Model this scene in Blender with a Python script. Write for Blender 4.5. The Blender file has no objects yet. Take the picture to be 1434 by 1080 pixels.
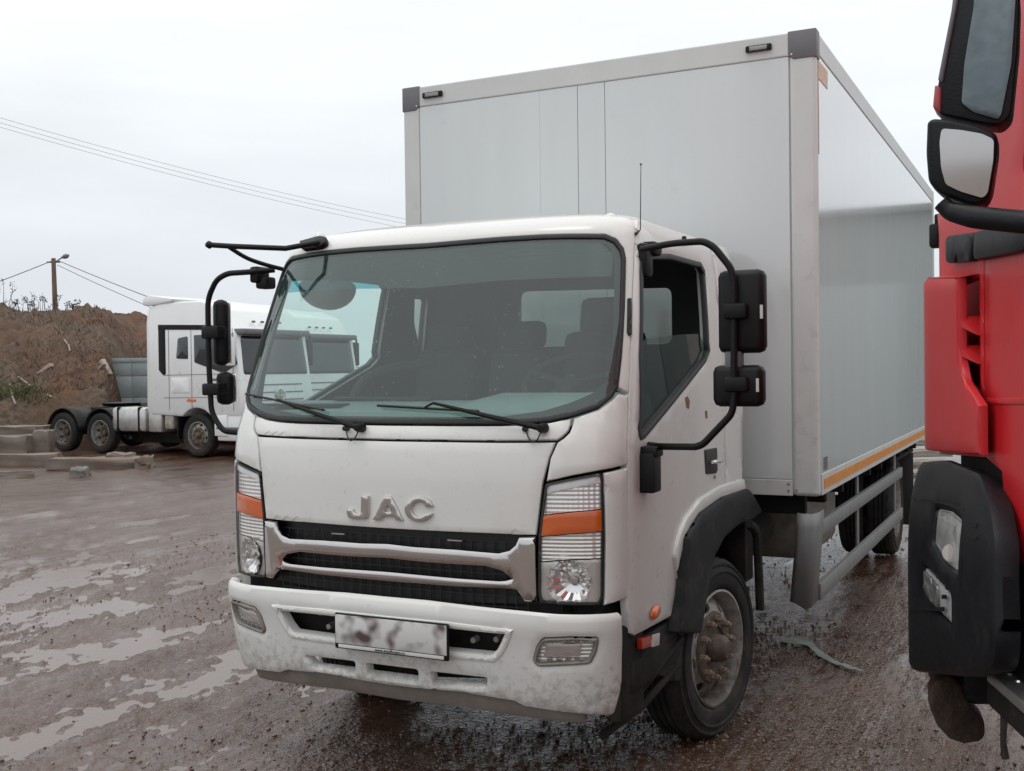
import bpy, bmesh, math, random
import numpy as np
from mathutils import Vector, Matrix, noise as mnoise
from mathutils.geometry import delaunay_2d_cdt
random.seed(7); rng = np.random.default_rng(7)
sc = bpy.context.scene
COL = sc.collection
PI = math.pi
# ------------------------------------------------------------------ camera
CAM = np.array([2.5766, -4.1559, 1.8363])
YAW, PITCH, ROLL, FPX = map(float, (math.radians(26.4), math.radians(-.79), math.radians(-.74), 1539.0))
def cam_axes():
    cy, sy = math.cos(YAW), math.sin(YAW)
    f = np.array([-sy*math.cos(PITCH), cy*math.cos(PITCH), math.sin(PITCH)])
    r = np.array([cy, sy, 0.]); u = np.cross(r, f)
    r2 = r*math.cos(ROLL)+u*math.sin(ROLL)
    return r2, np.cross(r2, f), f
CR, CU, CF = cam_axes()
cd = bpy.data.cameras.new('camera'); cam = bpy.data.objects.new('camera', cd); COL.objects.link(cam)
cd.sensor_width = 36; cd.lens = FPX/1434*36; cd.clip_start = .05; cd.clip_end = 3000
M = Matrix(((CR[0], CU[0], -CF[0], CAM[0]), (CR[1], CU[1], -CF[1], CAM[1]), (CR[2], CU[2], -CF[2], CAM[2]), (0, 0, 0, 1)))
cam.matrix_world = M
sc.camera = cam
# ------------------------------------------------------------------ sky, sun, exposure
SUN_EL, SUN_AZ = math.radians(74), math.radians(205)       # azimuth the light comes from (x = sin, y = cos)
w = bpy.data.worlds.new('World'); sc.world = w; w.use_nodes = True
wn, wl = w.node_tree.nodes, w.node_tree.links
wn.clear()
wo = wn.new('ShaderNodeOutputWorld'); bg = wn.new('ShaderNodeBackground')
sky = wn.new('ShaderNodeTexSky'); sky.sky_type = 'NISHITA'; sky.sun_disc = False
sky.sun_elevation = SUN_EL; sky.sun_rotation = SUN_AZ
tc = wn.new('ShaderNodeTexCoord'); sep = wn.new('ShaderNodeSeparateXYZ')
wl.new(tc.outputs['Generated'], sep.inputs[0])
ramp = wn.new('ShaderNodeValToRGB')
for p, c in ((0.0, (.49, .52, .56)), (.08, (.62, .65, .68)), (.22, (.88, .895, .905)), (.36, (1.03, 1.03, 1.03)), (1.0, (1.08, 1.08, 1.07))):
    e = ramp.color_ramp.elements[0] if p == 0 else (ramp.color_ramp.elements[1] if p == 1 else ramp.color_ramp.elements.new(p))
    e.position = p; e.color = (*c, 1)
wl.new(sep.outputs['Z'], ramp.inputs[0])
mp = wn.new('ShaderNodeMapping'); mp.inputs['Scale'].default_value = (1, 1, 4.5)
wl.new(tc.outputs['Generated'], mp.inputs[0])
nz = wn.new('ShaderNodeTexNoise'); nz.inputs['Scale'].default_value = 2.2; nz.inputs['Detail'].default_value = 5
wl.new(mp.outputs[0], nz.inputs['Vector'])
mr = wn.new('ShaderNodeMapRange'); mr.inputs[1].default_value = .3; mr.inputs[2].default_value = .7
mr.inputs[3].default_value = .9; mr.inputs[4].default_value = 1.08
wl.new(nz.outputs[0], mr.inputs[0])
vm = wn.new('ShaderNodeVectorMath'); vm.operation = 'SCALE'
wl.new(ramp.outputs[0], vm.inputs[0]); wl.new(mr.outputs[0], vm.inputs['Scale'])
sk = wn.new('ShaderNodeVectorMath'); sk.operation = 'SCALE'; sk.inputs['Scale'].default_value = .05   # the clear sky behind the overcast
wl.new(sky.outputs[0], sk.inputs[0])
mx = wn.new('ShaderNodeMix'); mx.data_type = 'RGBA'; mx.inputs[0].default_value = .95
wl.new(sk.outputs[0], mx.inputs[6]); wl.new(vm.outputs[0], mx.inputs[7])
wl.new(mx.outputs[2], bg.inputs[0]); bg.inputs[1].default_value = 1.55
wl.new(bg.outputs[0], wo.inputs[0])
sl = bpy.data.lights.new('sun', 'SUN'); sl.energy = .5; sl.angle = math.radians(20); sl.color = (1, .97, .93)
so = bpy.data.objects.new('sun', sl); COL.objects.link(so)
sd = Vector((math.sin(SUN_AZ)*math.cos(SUN_EL), math.cos(SUN_AZ)*math.cos(SUN_EL), math.sin(SUN_EL)))
so.rotation_euler = sd.to_track_quat('Z', 'Y').to_euler()
vs = sc.view_settings; vs.view_transform = 'Standard'; vs.look = 'None'; vs.exposure = 0.0; vs.gamma = 1; vs.use_curve_mapping = False

# ------------------------------------------------------------------ measuring: photo pixel -> point on a real surface
def ray(px, py): return CF+(px-717)/FPX*CR+(540-py)/FPX*CU
def at(px, py, ax, val):
    d = ray(px, py); i = 'xyz'.index(ax); return CAM+d*((val-CAM[i])/d[i])
def deep(px, py, dep): return CAM+ray(px, py)*dep
def proj(P):
    d = P-CAM; k = d@CF; return 717+FPX*(d@CR)/k, 540-FPX*(d@CU)/k
def zpx(px, py): return at(px, py, 'z', 0.)

# ------------------------------------------------------------------ materials
MATS = {}
def nt(name):
    m = bpy.data.materials.new(name); m.use_nodes = True
    n = m.node_tree.nodes; l = m.node_tree.links
    return m, n, l, n['Principled BSDF']
def mat(name, col, rough=.5, metal=0., var=.12, vscale=8., bump=0., bscale=40., dirt=None, dirt_amt=0., zlo=0., zhi=1., coat=0., spec=.5, stretch=(1, 1, 1), rvar=.1, dscale=7., dmin=0.):
    """base colour with gentle noise, optional splashed dirt that thins out between heights zlo and zhi"""
    if name in MATS: return MATS[name]
    m, n, l, b = nt(name)
    geo = n.new('ShaderNodeNewGeometry'); mpn = n.new('ShaderNodeMapping'); mpn.inputs['Scale'].default_value = stretch
    l.new(geo.outputs['Position'], mpn.inputs[0])
    t = n.new('ShaderNodeTexNoise'); t.inputs['Scale'].default_value = vscale; t.inputs['Detail'].default_value = 6
    l.new(mpn.outputs[0], t.inputs['Vector'])
    r = n.new('ShaderNodeMapRange'); r.inputs[1].default_value = .3; r.inputs[2].default_value = .7
    r.inputs[3].default_value = 1-var; r.inputs[4].default_value = 1+var
    l.new(t.outputs[0], r.inputs[0])
    s = n.new('ShaderNodeVectorMath'); s.operation = 'SCALE'; s.inputs[0].default_value = col
    l.new(r.outputs[0], s.inputs['Scale'])
    out = s.outputs[0]
    rr = n.new('ShaderNodeMapRange'); rr.inputs[1].default_value = .3; rr.inputs[2].default_value = .7
    rr.inputs[3].default_value = max(.02, rough-rvar*rough); rr.inputs[4].default_value = min(1, rough+rvar*rough)
    l.new(t.outputs[0], rr.inputs[0]); rout = rr.outputs[0]
    b.inputs['Metallic'].default_value = metal
    if dirt:
        sx = n.new('ShaderNodeSeparateXYZ'); l.new(geo.outputs['Position'], sx.inputs[0])
        zr = n.new('ShaderNodeMapRange'); zr.inputs[1].default_value = zlo; zr.inputs[2].default_value = zhi
        zr.inputs[3].default_value = 1; zr.inputs[4].default_value = dmin; l.new(sx.outputs['Z'], zr.inputs[0])
        t2 = n.new('ShaderNodeTexNoise'); t2.inputs['Scale'].default_value = dscale; t2.inputs['Detail'].default_value = 9; t2.inputs['Roughness'].default_value = .72
        l.new(geo.outputs['Position'], t2.inputs['Vector'])
        mm = n.new('ShaderNodeMath'); mm.operation = 'MULTIPLY_ADD'; l.new(zr.outputs[0], mm.inputs[0]); mm.inputs[1].default_value = dirt_amt
        l.new(t2.outputs[0], mm.inputs[2])
        r2 = n.new('ShaderNodeMapRange'); r2.inputs[1].default_value = .62; r2.inputs[2].default_value = 1.0
        r2.inputs[3].default_value = 0; r2.inputs[4].default_value = .9; l.new(mm.outputs[0], r2.inputs[0])
        x = n.new('ShaderNodeMix'); x.data_type = 'RGBA'; l.new(r2.outputs[0], x.inputs[0]); l.new(out, x.inputs[6]); x.inputs[7].default_value = (*dirt, 1)
        out = x.outputs[2]
        x2 = n.new('ShaderNodeMix'); l.new(r2.outputs[0], x2.inputs[0]); l.new(rout, x2.inputs[2]); x2.inputs[3].default_value = .75
        rout = x2.outputs[0]
    l.new(out, b.inputs['Base Color']); l.new(rout, b.inputs['Roughness'])
    b.inputs['Specular IOR Level'].default_value = spec
    if coat: b.inputs['Coat Weight'].default_value = coat; b.inputs['Coat Roughness'].default_value = .08
    if bump:
        t3 = n.new('ShaderNodeTexNoise'); t3.inputs['Scale'].default_value = bscale; t3.inputs['Detail'].default_value = 5
        l.new(mpn.outputs[0], t3.inputs['Vector'])
        bp = n.new('ShaderNodeBump'); bp.inputs['Strength'].default_value = bump; bp.inputs['Distance'].default_value = .01
        l.new(t3.outputs[0], bp.inputs['Height']); l.new(bp.outputs[0], b.inputs['Normal'])
    MATS[name] = m
    return m
MUD = (.16, .115, .085)
white = mat('white_paint', (.66, .665, .64), .30, var=.02, vscale=3, coat=.5, dirt=(.2, .17, .14), dirt_amt=.07, zlo=.4, zhi=2.4, dscale=26, rvar=.2)
bumperw = mat('bumper_paint', (.67, .675, .65), .4, var=.03, vscale=5, coat=.25, dirt=(.12, .09, .068), dirt_amt=.33, zlo=.34, zhi=.74, dscale=27)
boxw = mat('box_panel', (.57, .61, .612), .13, var=.025, vscale=1.6, stretch=(3, 3, .35), dirt=(.38, .38, .37), dirt_amt=.02, zlo=1, zhi=4.4, dscale=5, spec=.9, coat=.4, rvar=.1)
boxf = mat('box_frame', (.55, .57, .555), .4, var=.03, vscale=6, dirt=(.3, .28, .26), dirt_amt=.12, zlo=1, zhi=4, dscale=10)
capg = mat('corner_cap_grey', (.14, .14, .15), .5, var=.06)
black = mat('black_plastic', (.006, .006, .007), .48, var=.2, vscale=12, spec=.25, bump=.08, bscale=180, dirt=(.05, .042, .035), dirt_amt=.04, zlo=.2, zhi=2.6, dscale=12)
blackdirty = mat('fender_plastic', (.011, .0125, .015), .55, var=.25, vscale=9, spec=.28, bump=.15, bscale=90, dirt=(.085, .072, .06), dirt_amt=.24, zlo=.3, zhi=1.4, dscale=11)
rubber = mat('rubber_black', (.014, .014, .015), .5, var=.2)
tyrem = mat('tyre_rubber', (.013, .0125, .0125), .75, var=.3, vscale=14, spec=.35, bump=.25, bscale=70, dirt=(.07, .052, .04), dirt_amt=.22, zlo=.05, zhi=1.1, dscale=9)
chrome = mat('chrome', (.58, .555, .54), .07, 1., var=.03, dirt=(.3, .26, .23), dirt_amt=.08, zlo=.4, zhi=2.0, dscale=18)
chromel = mat('reflector_chrome', (.92, .92, .92), .14, .85, var=.04, vscale=20)
steel = mat('worn_steel', (.30, .29, .27), .5, .6, var=.25, vscale=12, bump=.2, bscale=60, dirt=(.2, .15, .11), dirt_amt=.32, zlo=.3, zhi=1.3)
rimm = mat('rim_paint', (.36, .345, .32), .5, .2, var=.2, vscale=18, bump=.2, bscale=50, dirt=(.06, .04, .028), dirt_amt=.46, zlo=.2, zhi=.75, dscale=16)
rust = mat('rusty_hub', (.10, .075, .058), .7, .1, var=.4, vscale=25, bump=.5, bscale=70)
nutm = mat('nut_steel', (.26, .19, .14), .6, .3, var=.35, vscale=40)
darkm = mat('chassis_dark', (.014, .013, .012), .8, var=.35, vscale=9, spec=.3, bump=.3, bscale=40, dirt=(.06, .046, .036), dirt_amt=.22, zlo=.2, zhi=1.4)
inner = mat('cab_lining', (.075, .08, .08), .8, var=.1)
dash = mat('dashboard_grey', (.30, .33, .32), .75, var=.08)
seatm = mat('seat_cloth', (.05, .055, .058), .9, var=.15, vscale=20, bump=.2, bscale=200)
guardm = mat('grey_galvanised', (.19, .20, .197), .55, 0., var=.1, vscale=7, dirt=(.14, .11, .09), dirt_amt=.25, zlo=.3, zhi=1.3)
orange = mat('amber_plastic', (.72, .13, .012), .3, var=.05, coat=.8)
tape = mat('orange_tape', (.62, .25, .05), .45, var=.12, vscale=20, dirt=(.3, .2, .12), dirt_amt=.1, zlo=.8, zhi=2)
tapeold = mat('faded_tape', (.62, .45, .33), .6, var=.15, vscale=25)
red = mat('red_paint', (.56, .010, .016), .40, var=.03, vscale=4, coat=.12, dirt=(.16, .06, .05), dirt_amt=.05, zlo=.6, zhi=3.2, dscale=12)
charcoal = mat('charcoal_plastic', (.007, .0085, .011), .45, var=.25, vscale=10, spec=.28, bump=.12, bscale=120, dirt=(.05, .042, .036), dirt_amt=.16, zlo=.1, zhi=1.5)
semiw = mat('tractor_white', (.74, .75, .75), .35, var=.03, vscale=2, coat=.4, dirt=(.3, .27, .23), dirt_amt=.14, zlo=0, zhi=3, dscale=4)
darkglass = mat('dark_glass', (.02, .025, .03), .08, var=.1, spec=.8)
alu = mat('aluminium', (.55, .54, .52), .35, .8, var=.15, vscale=6, dirt=(.25, .2, .16), dirt_amt=.2, zlo=.1, zhi=1.2)
sheetm = mat('grey_sheet_metal', (.27, .31, .315), .5, .1, var=.07, vscale=3, stretch=(1, 1, 6))
concrete = mat('concrete', (.17, .145, .125), .85, var=.22, vscale=3, bump=.6, bscale=12, dirt=(.14, .09, .065), dirt_amt=.35, zlo=-.1, zhi=1.0, dscale=2.5)
wood = mat('weathered_wood', (.22, .19, .16), .85, var=.3, vscale=4, bump=.4, bscale=25, stretch=(1, 1, 5))
wire = mat('cable_black', (.10, .10, .105), .6)
stonem = mat('wet_stone', (.15, .11, .088), .30, var=.55, vscale=9, bump=.4, bscale=60, rvar=.5)
polem = mat('pole_wood', (.16, .11, .08), .85, var=.3, vscale=3, bump=.4, bscale=20, stretch=(4, 4, .5))
drygrass = mat('dry_grass', (.15, .105, .078), .9, var=.5, vscale=.6)
greengrass = mat('dull_green_grass', (.10, .105, .05), .9, var=.4, vscale=1.2)
twig = mat('bare_twig', (.09, .07, .06), .9, var=.3)
plateW = None

def glass(name, tint, ior=1.75, rough=.0, drops=0., dscale=70.):
    m = bpy.data.materials.new(name); m.use_nodes = True; n = m.node_tree.nodes; l = m.node_tree.links; n.clear()
    o = n.new('ShaderNodeOutputMaterial'); t = n.new('ShaderNodeBsdfTransparent'); t.inputs[0].default_value = (*tint, 1)
    g = n.new('ShaderNodeBsdfGlossy'); g.inputs['Roughness'].default_value = rough
    f = n.new('ShaderNodeFresnel'); gb = n.new('ShaderNodeNewGeometry'); io = n.new('ShaderNodeMix'); io.inputs[2].default_value = ior; io.inputs[3].default_value = 1/ior
    l.new(gb.outputs['Backfacing'], io.inputs[0]); l.new(io.outputs[0], f.inputs[0])
    x = n.new('ShaderNodeMixShader'); l.new(f.outputs[0], x.inputs[0]); l.new(t.outputs[0], x.inputs[1]); l.new(g.outputs[0], x.inputs[2])
    last = x.outputs[0]
    if drops:                                                        # dried rain spots and drops on the pane
        ge = n.new('ShaderNodeNewGeometry')
        v = n.new('ShaderNodeTexVoronoi'); v.inputs['Scale'].default_value = dscale; l.new(ge.outputs['Position'], v.inputs['Vector'])
        c = n.new('ShaderNodeSeparateColor'); l.new(v.outputs['Color'], c.inputs[0])
        th = n.new('ShaderNodeMapRange'); th.inputs[1].default_value = .0; th.inputs[2].default_value = 1.; th.inputs[3].default_value = -.35; th.inputs[4].default_value = .22
        l.new(c.outputs[0], th.inputs[0])
        lt = n.new('ShaderNodeMath'); lt.operation = 'LESS_THAN'; l.new(v.outputs['Distance'], lt.inputs[0]); l.new(th.outputs[0], lt.inputs[1])
        n2 = n.new('ShaderNodeTexNoise'); n2.inputs['Scale'].default_value = 3.0; l.new(ge.outputs['Position'], n2.inputs['Vector'])
        r2 = n.new('ShaderNodeMapRange'); r2.inputs[1].default_value = .34; r2.inputs[2].default_value = .60; r2.inputs[3].default_value = 0; r2.inputs[4].default_value = drops
        l.new(n2.outputs[0], r2.inputs[0])
        mu = n.new('ShaderNodeMath'); mu.operation = 'MULTIPLY'; l.new(lt.outputs[0], mu.inputs[0]); l.new(r2.outputs[0], mu.inputs[1])
        d = n.new('ShaderNodeBsdfPrincipled'); d.inputs['Base Color'].default_value = (.42, .45, .44, 1); d.inputs['Roughness'].default_value = .15
        y = n.new('ShaderNodeMixShader'); l.new(mu.outputs[0], y.inputs[0]); l.new(last, y.inputs[1]); l.new(d.outputs[0], y.inputs[2]); last = y.outputs[0]
        hz = n.new('ShaderNodeBsdfDiffuse'); hz.inputs[0].default_value = (.38, .52, .50, 1)      # thin pale teal film veiling the whole pane
        z = n.new('ShaderNodeMixShader'); z.inputs[0].default_value = .055; l.new(last, z.inputs[1]); l.new(hz.outputs[0], z.inputs[2]); last = z.outputs[0]
    l.new(last, o.inputs[0]); return m
wsglass = glass('windscreen_glass', (.66, .84, .80), drops=.5, dscale=75)
sideglass = glass('side_glass', (.50, .62, .58), 1.6)
wsband = glass('windscreen_sunband', (.12, .50, .58), 1.7)
winglass = glass('window_glass', (.92, .95, .94), 1.5)
def lensmat(name, tint, ribs, kind='BANDS', bumpd=.004):
    m, n, l, b = nt(name)
    b.inputs['Base Color'].default_value = (*tint, 1); b.inputs['Roughness'].default_value = .12
    b.inputs['Metallic'].default_value = .35
    ge = n.new('ShaderNodeNewGeometry')
    w1 = n.new('ShaderNodeTexWave'); w1.bands_direction = 'Z'; w1.inputs['Scale'].default_value = ribs; l.new(ge.outputs['Position'], w1.inputs[0])
    w2 = n.new('ShaderNodeTexWave'); w2.bands_direction = 'X'; w2.inputs['Scale'].default_value = ribs*(.9 if kind == 'GRID' else .5); l.new(ge.outputs['Position'], w2.inputs[0])
    a = n.new('ShaderNodeMath'); a.operation = 'MULTIPLY_ADD'; l.new(w2.outputs[1], a.inputs[0]); a.inputs[1].default_value = .8 if kind == 'GRID' else .5; l.new(w1.outputs[1], a.inputs[2])
    bp = n.new('ShaderNodeBump'); bp.inputs['Strength'].default_value = 1; bp.inputs['Distance'].default_value = bumpd
    l.new(a.outputs[0], bp.inputs['Height']); l.new(bp.outputs[0], b.inputs['Normal']); return m
ribclear = lensmat('ribbed_clear_lens', (.86, .86, .85), 18, 'GRID', .002)
ribmid = lensmat('ribbed_lamp_reflector', (.78, .77, .74), 20, 'BANDS', .003)
lensglass = glass('lamp_lens', (.93, .93, .93), 1.5)

# ------------------------------------------------------------------ object helpers
def tag(o, label=None, cat=None, group=None, kind=None):
    if label: o['label'] = label
    if cat: o['category'] = cat
    if group: o['group'] = group
    if kind: o['kind'] = kind
    return o
def thing(name, label, cat, loc=(0, 0, 0), rz=0, group=None):
    o = bpy.data.objects.new(name, None); COL.objects.link(o); o.location = loc; o.rotation_euler = (0, 0, rz)
    o.empty_display_size = .3
    return tag(o, label, cat, group)
def mesh_ob(name, V, F, mats, parent=None, mi=None, smooth=40, world=False):
    me = bpy.data.meshes.new(name); me.from_pydata([tuple(map(float, v)) for v in V], [], [tuple(map(int, f)) for f in F])
    if not isinstance(mats, (list, tuple)): mats = [mats]
    for m in mats: me.materials.append(m)
    if mi is not None: me.polygons.foreach_set('material_index', np.array(mi, dtype=np.int32))
    if smooth:
        me.polygons.foreach_set('use_smooth', [True]*len(me.polygons)); me.update(); me.set_sharp_from_angle(angle=math.radians(smooth))
    me.update()
    o = bpy.data.objects.new(name, me); COL.objects.link(o)
    if parent:
        o.parent = parent
        if world: o.matrix_parent_inverse = world_of(parent).inverted()
    return o
def world_of(p):
    m = Matrix.LocRotScale(p.location, p.rotation_euler, p.scale)
    if p.parent: m = world_of(p.parent) @ p.matrix_parent_inverse @ m
    return m
class MB:
    def __init__(s): s.V = []; s.F = []; s.MI = []
    def add(s, V, F, mi=0):
        o = len(s.V); s.V += [tuple(v) for v in V]; s.F += [tuple(i+o for i in f) for f in F]; s.MI += [mi]*len(F); return s
    def box(s, a, b, bev=.0, mi=0, rot=None, piv=None):
        """box between corners a and b, edges chamfered"""
        bm = bmesh.new(); bmesh.ops.create_cube(bm, size=1)
        c = [(a[i]+b[i])/2 for i in range(3)]; d = [abs(b[i]-a[i]) for i in range(3)]
        for v in bm.verts: v.co = Vector((v.co[0]*d[0], v.co[1]*d[1], v.co[2]*d[2]))
        if bev: bmesh.ops.bevel(bm, geom=bm.edges[:], offset=min(bev, .45*min(d)), segments=2, profile=.5, affect='EDGES')
        R = rot if rot is not None else Matrix.Identity(3)
        p = Vector(piv) if piv is not None else Vector(c)
        for v in bm.verts: v.co = R @ (v.co+Vector(c)-p)+p
        s.add([v.co[:] for v in bm.verts], [[v.index for v in f.verts] for f in bm.faces], mi); bm.free(); return s
    def tube(s, pts, r, n=10, mi=0, cap=True, smoothn=0):
        P = [Vector(p) for p in pts]
        if smoothn: P = fillet(P, smoothn)
        rs = list(np.interp(np.linspace(0, 1, len(P)), np.linspace(0, 1, len(r)), r)) if isinstance(r, (list, tuple)) else [r]*len(P)
        V = []; up = None
        for i, p in enumerate(P):
            t = (P[min(i+1, len(P)-1)]-P[max(i-1, 0)]).normalized()
            if up is None: up = t.orthogonal().normalized()
            up = (up-t*up.dot(t)).normalized(); q = t.cross(up)
            for k in range(n):
                a = 2*PI*k/n; V.append(p+(up*math.cos(a)+q*math.sin(a))*rs[i])
        F = [(i*n+k, i*n+(k+1) % n, (i+1)*n+(k+1) % n, (i+1)*n+k) for i in range(len(P)-1) for k in range(n)]
        if cap: F += [tuple(range(n))[::-1], tuple((len(P)-1)*n+k for k in range(n))]
        return s.add(V, F, mi)
    def lathe(s, prof, n=32, axis='x', c=(0, 0, 0), mi=0, closed=False, caps=True):
        """profile of (offset along the axis, radius)"""
        V = []
        for (h, r) in prof:
            for k in range(n):
                a = 2*PI*k/n; u, v = r*math.cos(a), r*math.sin(a)
                p = {'x': (h, u, v), 'y': (u, h, v), 'z': (u, v, h)}[axis]
                V.append((p[0]+c[0], p[1]+c[1], p[2]+c[2]))
        m = len(prof)
        F = [(i*n+k, i*n+(k+1) % n, ((i+1) % m)*n+(k+1) % n, ((i+1) % m)*n+k) for i in range(m if closed else m-1) for k in range(n)]
        if not closed and caps:
            if prof[0][1] > 1e-6: F.append(tuple(range(n)))
            if prof[-1][1] > 1e-6: F.append(tuple((m-1)*n+k for k in range(n))[::-1])
        return s.add(V, F, mi)
    def extr(s, poly, vec, mi=0):
        """closed 3-D polygon swept along vec"""
        n = len(poly); V = [Vector(p) for p in poly]+[Vector(p)+Vector(vec) for p in poly]
        return s.add(V, [tuple(range(n)), tuple(range(n, 2*n))[::-1]]+[((k+1) % n, k, n+k, n+(k+1) % n) for k in range(n)], mi)
    def fix(s):
        bm = bmesh.new(); vs_ = [bm.verts.new(v) for v in s.V]
        for f, m in zip(s.F, s.MI):
            try: g = bm.faces.new([vs_[i] for i in f]); g.material_index = m
            except ValueError: pass
        bmesh.ops.remove_doubles(bm, verts=bm.verts, dist=1e-6)
        bmesh.ops.recalc_face_normals(bm, faces=bm.faces); return bm
    def build(s, name, mats, parent=None, smooth=35, world=False, bevel=0):
        bm = s.fix()
        if bevel:
            eds = [e for e in bm.edges if len(e.link_faces) == 2 and e.calc_face_angle(0) > .5]
            bmesh.ops.bevel(bm, geom=eds, offset=bevel, segments=2, profile=.5, affect='EDGES', clamp_overlap=True)
        me = bpy.data.meshes.new(name); bm.to_mesh(me); bm.free()
        for m in (mats if isinstance(mats, (list, tuple)) else [mats]): me.materials.append(m)
        me.polygons.foreach_set('use_smooth', [True]*len(me.polygons)); me.update()
        me.set_sharp_from_angle(angle=math.radians(smooth))
        o = bpy.data.objects.new(name, me); COL.objects.link(o)
        if parent:
            o.parent = parent
            if world: o.matrix_parent_inverse = world_of(parent).inverted()
        return o
def fillet(P, r, n=5):
    out = [P[0]]
    for i in range(1, len(P)-1):
        a, b, c = P[i-1], P[i], P[i+1]; d1 = (a-b); d2 = (c-b)
        q = min(r, d1.length*.45, d2.length*.45)
        p1 = b+d1.normalized()*q; p2 = b+d2.normalized()*q
        for k in range(n+1):
            t = k/n; out.append(p1*(1-t)**2+b*2*t*(1-t)+p2*t*t)
    out.append(P[-1]); return out
def copy_tree(o, parent=None):
    c = o.copy(); COL.objects.link(c)
    if parent: c.parent = parent
    for ch in list(o.children): copy_tree(ch, c)
    return c
# ---- sheets: a 2-D outline (with holes) laid on a curved surface F(s, v) -> xyz, with real thickness and rounded rims
def area(P):
    P = np.asarray(P); x, y = P[:, 0], P[:, 1]; return .5*np.sum(x*np.roll(y, -1)-np.roll(x, -1)*y)
def dens(P, res):
    P = np.asarray(P, float); out = []
    for i in range(len(P)):
        a, b = P[i], P[(i+1) % len(P)]; k = max(1, int(math.ceil(np.linalg.norm(b-a)/res)))
        out += [a+(b-a)*j/k for j in range(k)]
    return np.array(out)
def rcorn(P, r, n=4):
    P = np.asarray(P, float); out = []
    for i in range(len(P)):
        a, b, c = P[i-1], P[i], P[(i+1) % len(P)]; d1, d2 = a-b, c-b; l1, l2 = np.linalg.norm(d1), np.linalg.norm(d2)
        q = min(r, l1*.45, l2*.45); p1 = b+d1/l1*q; p2 = b+d2/l2*q
        for k in range(n+1):
            t = k/n; out.append(p1*(1-t)**2+b*2*t*(1-t)+p2*t*t)
    return np.array(out)
def offset(P, d):
    """move a closed polygon inward by d (outward when negative)"""
    P = np.asarray(P, float); sg = 1 if area(P) > 0 else -1
    t = np.roll(P, -1, 0)-P; t /= np.linalg.norm(t, axis=1)[:, None]+1e-12
    nr = np.stack([-t[:, 1], t[:, 0]], 1)*sg
    m = nr+np.roll(nr, 1, 0); ln = np.linalg.norm(m, axis=1)[:, None]+1e-9; m = m/ln
    k = np.clip(1/np.maximum(np.sum(m*nr, 1), .5), 1, 1.6)[:, None]
    return P+m*k*d
def inside(Q, P):
    Q = np.asarray(Q); P = np.asarray(P); r = np.zeros(len(Q), bool); x, y = Q[:, 0], Q[:, 1]; j = len(P)-1
    for i in range(len(P)):
        xi, yi = P[i]; xj, yj = P[j]
        c = ((yi > y) != (yj > y)) & (x < (xj-xi)*(y-yi)/(yj-yi+1e-15)+xi); r ^= c; j = i
    return r
def dist(Q, P):
    Q = np.asarray(Q); A = np.asarray(P); B = np.roll(A, -1, 0); best = np.full(len(Q), 1e9)
    for a, b in zip(A, B):
        d = b-a; L = d@d+1e-15; t = np.clip(((Q-a)@d)/L, 0, 1); best = np.minimum(best, np.linalg.norm(Q-(a+t[:, None]*d), axis=1))
    return best
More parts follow.
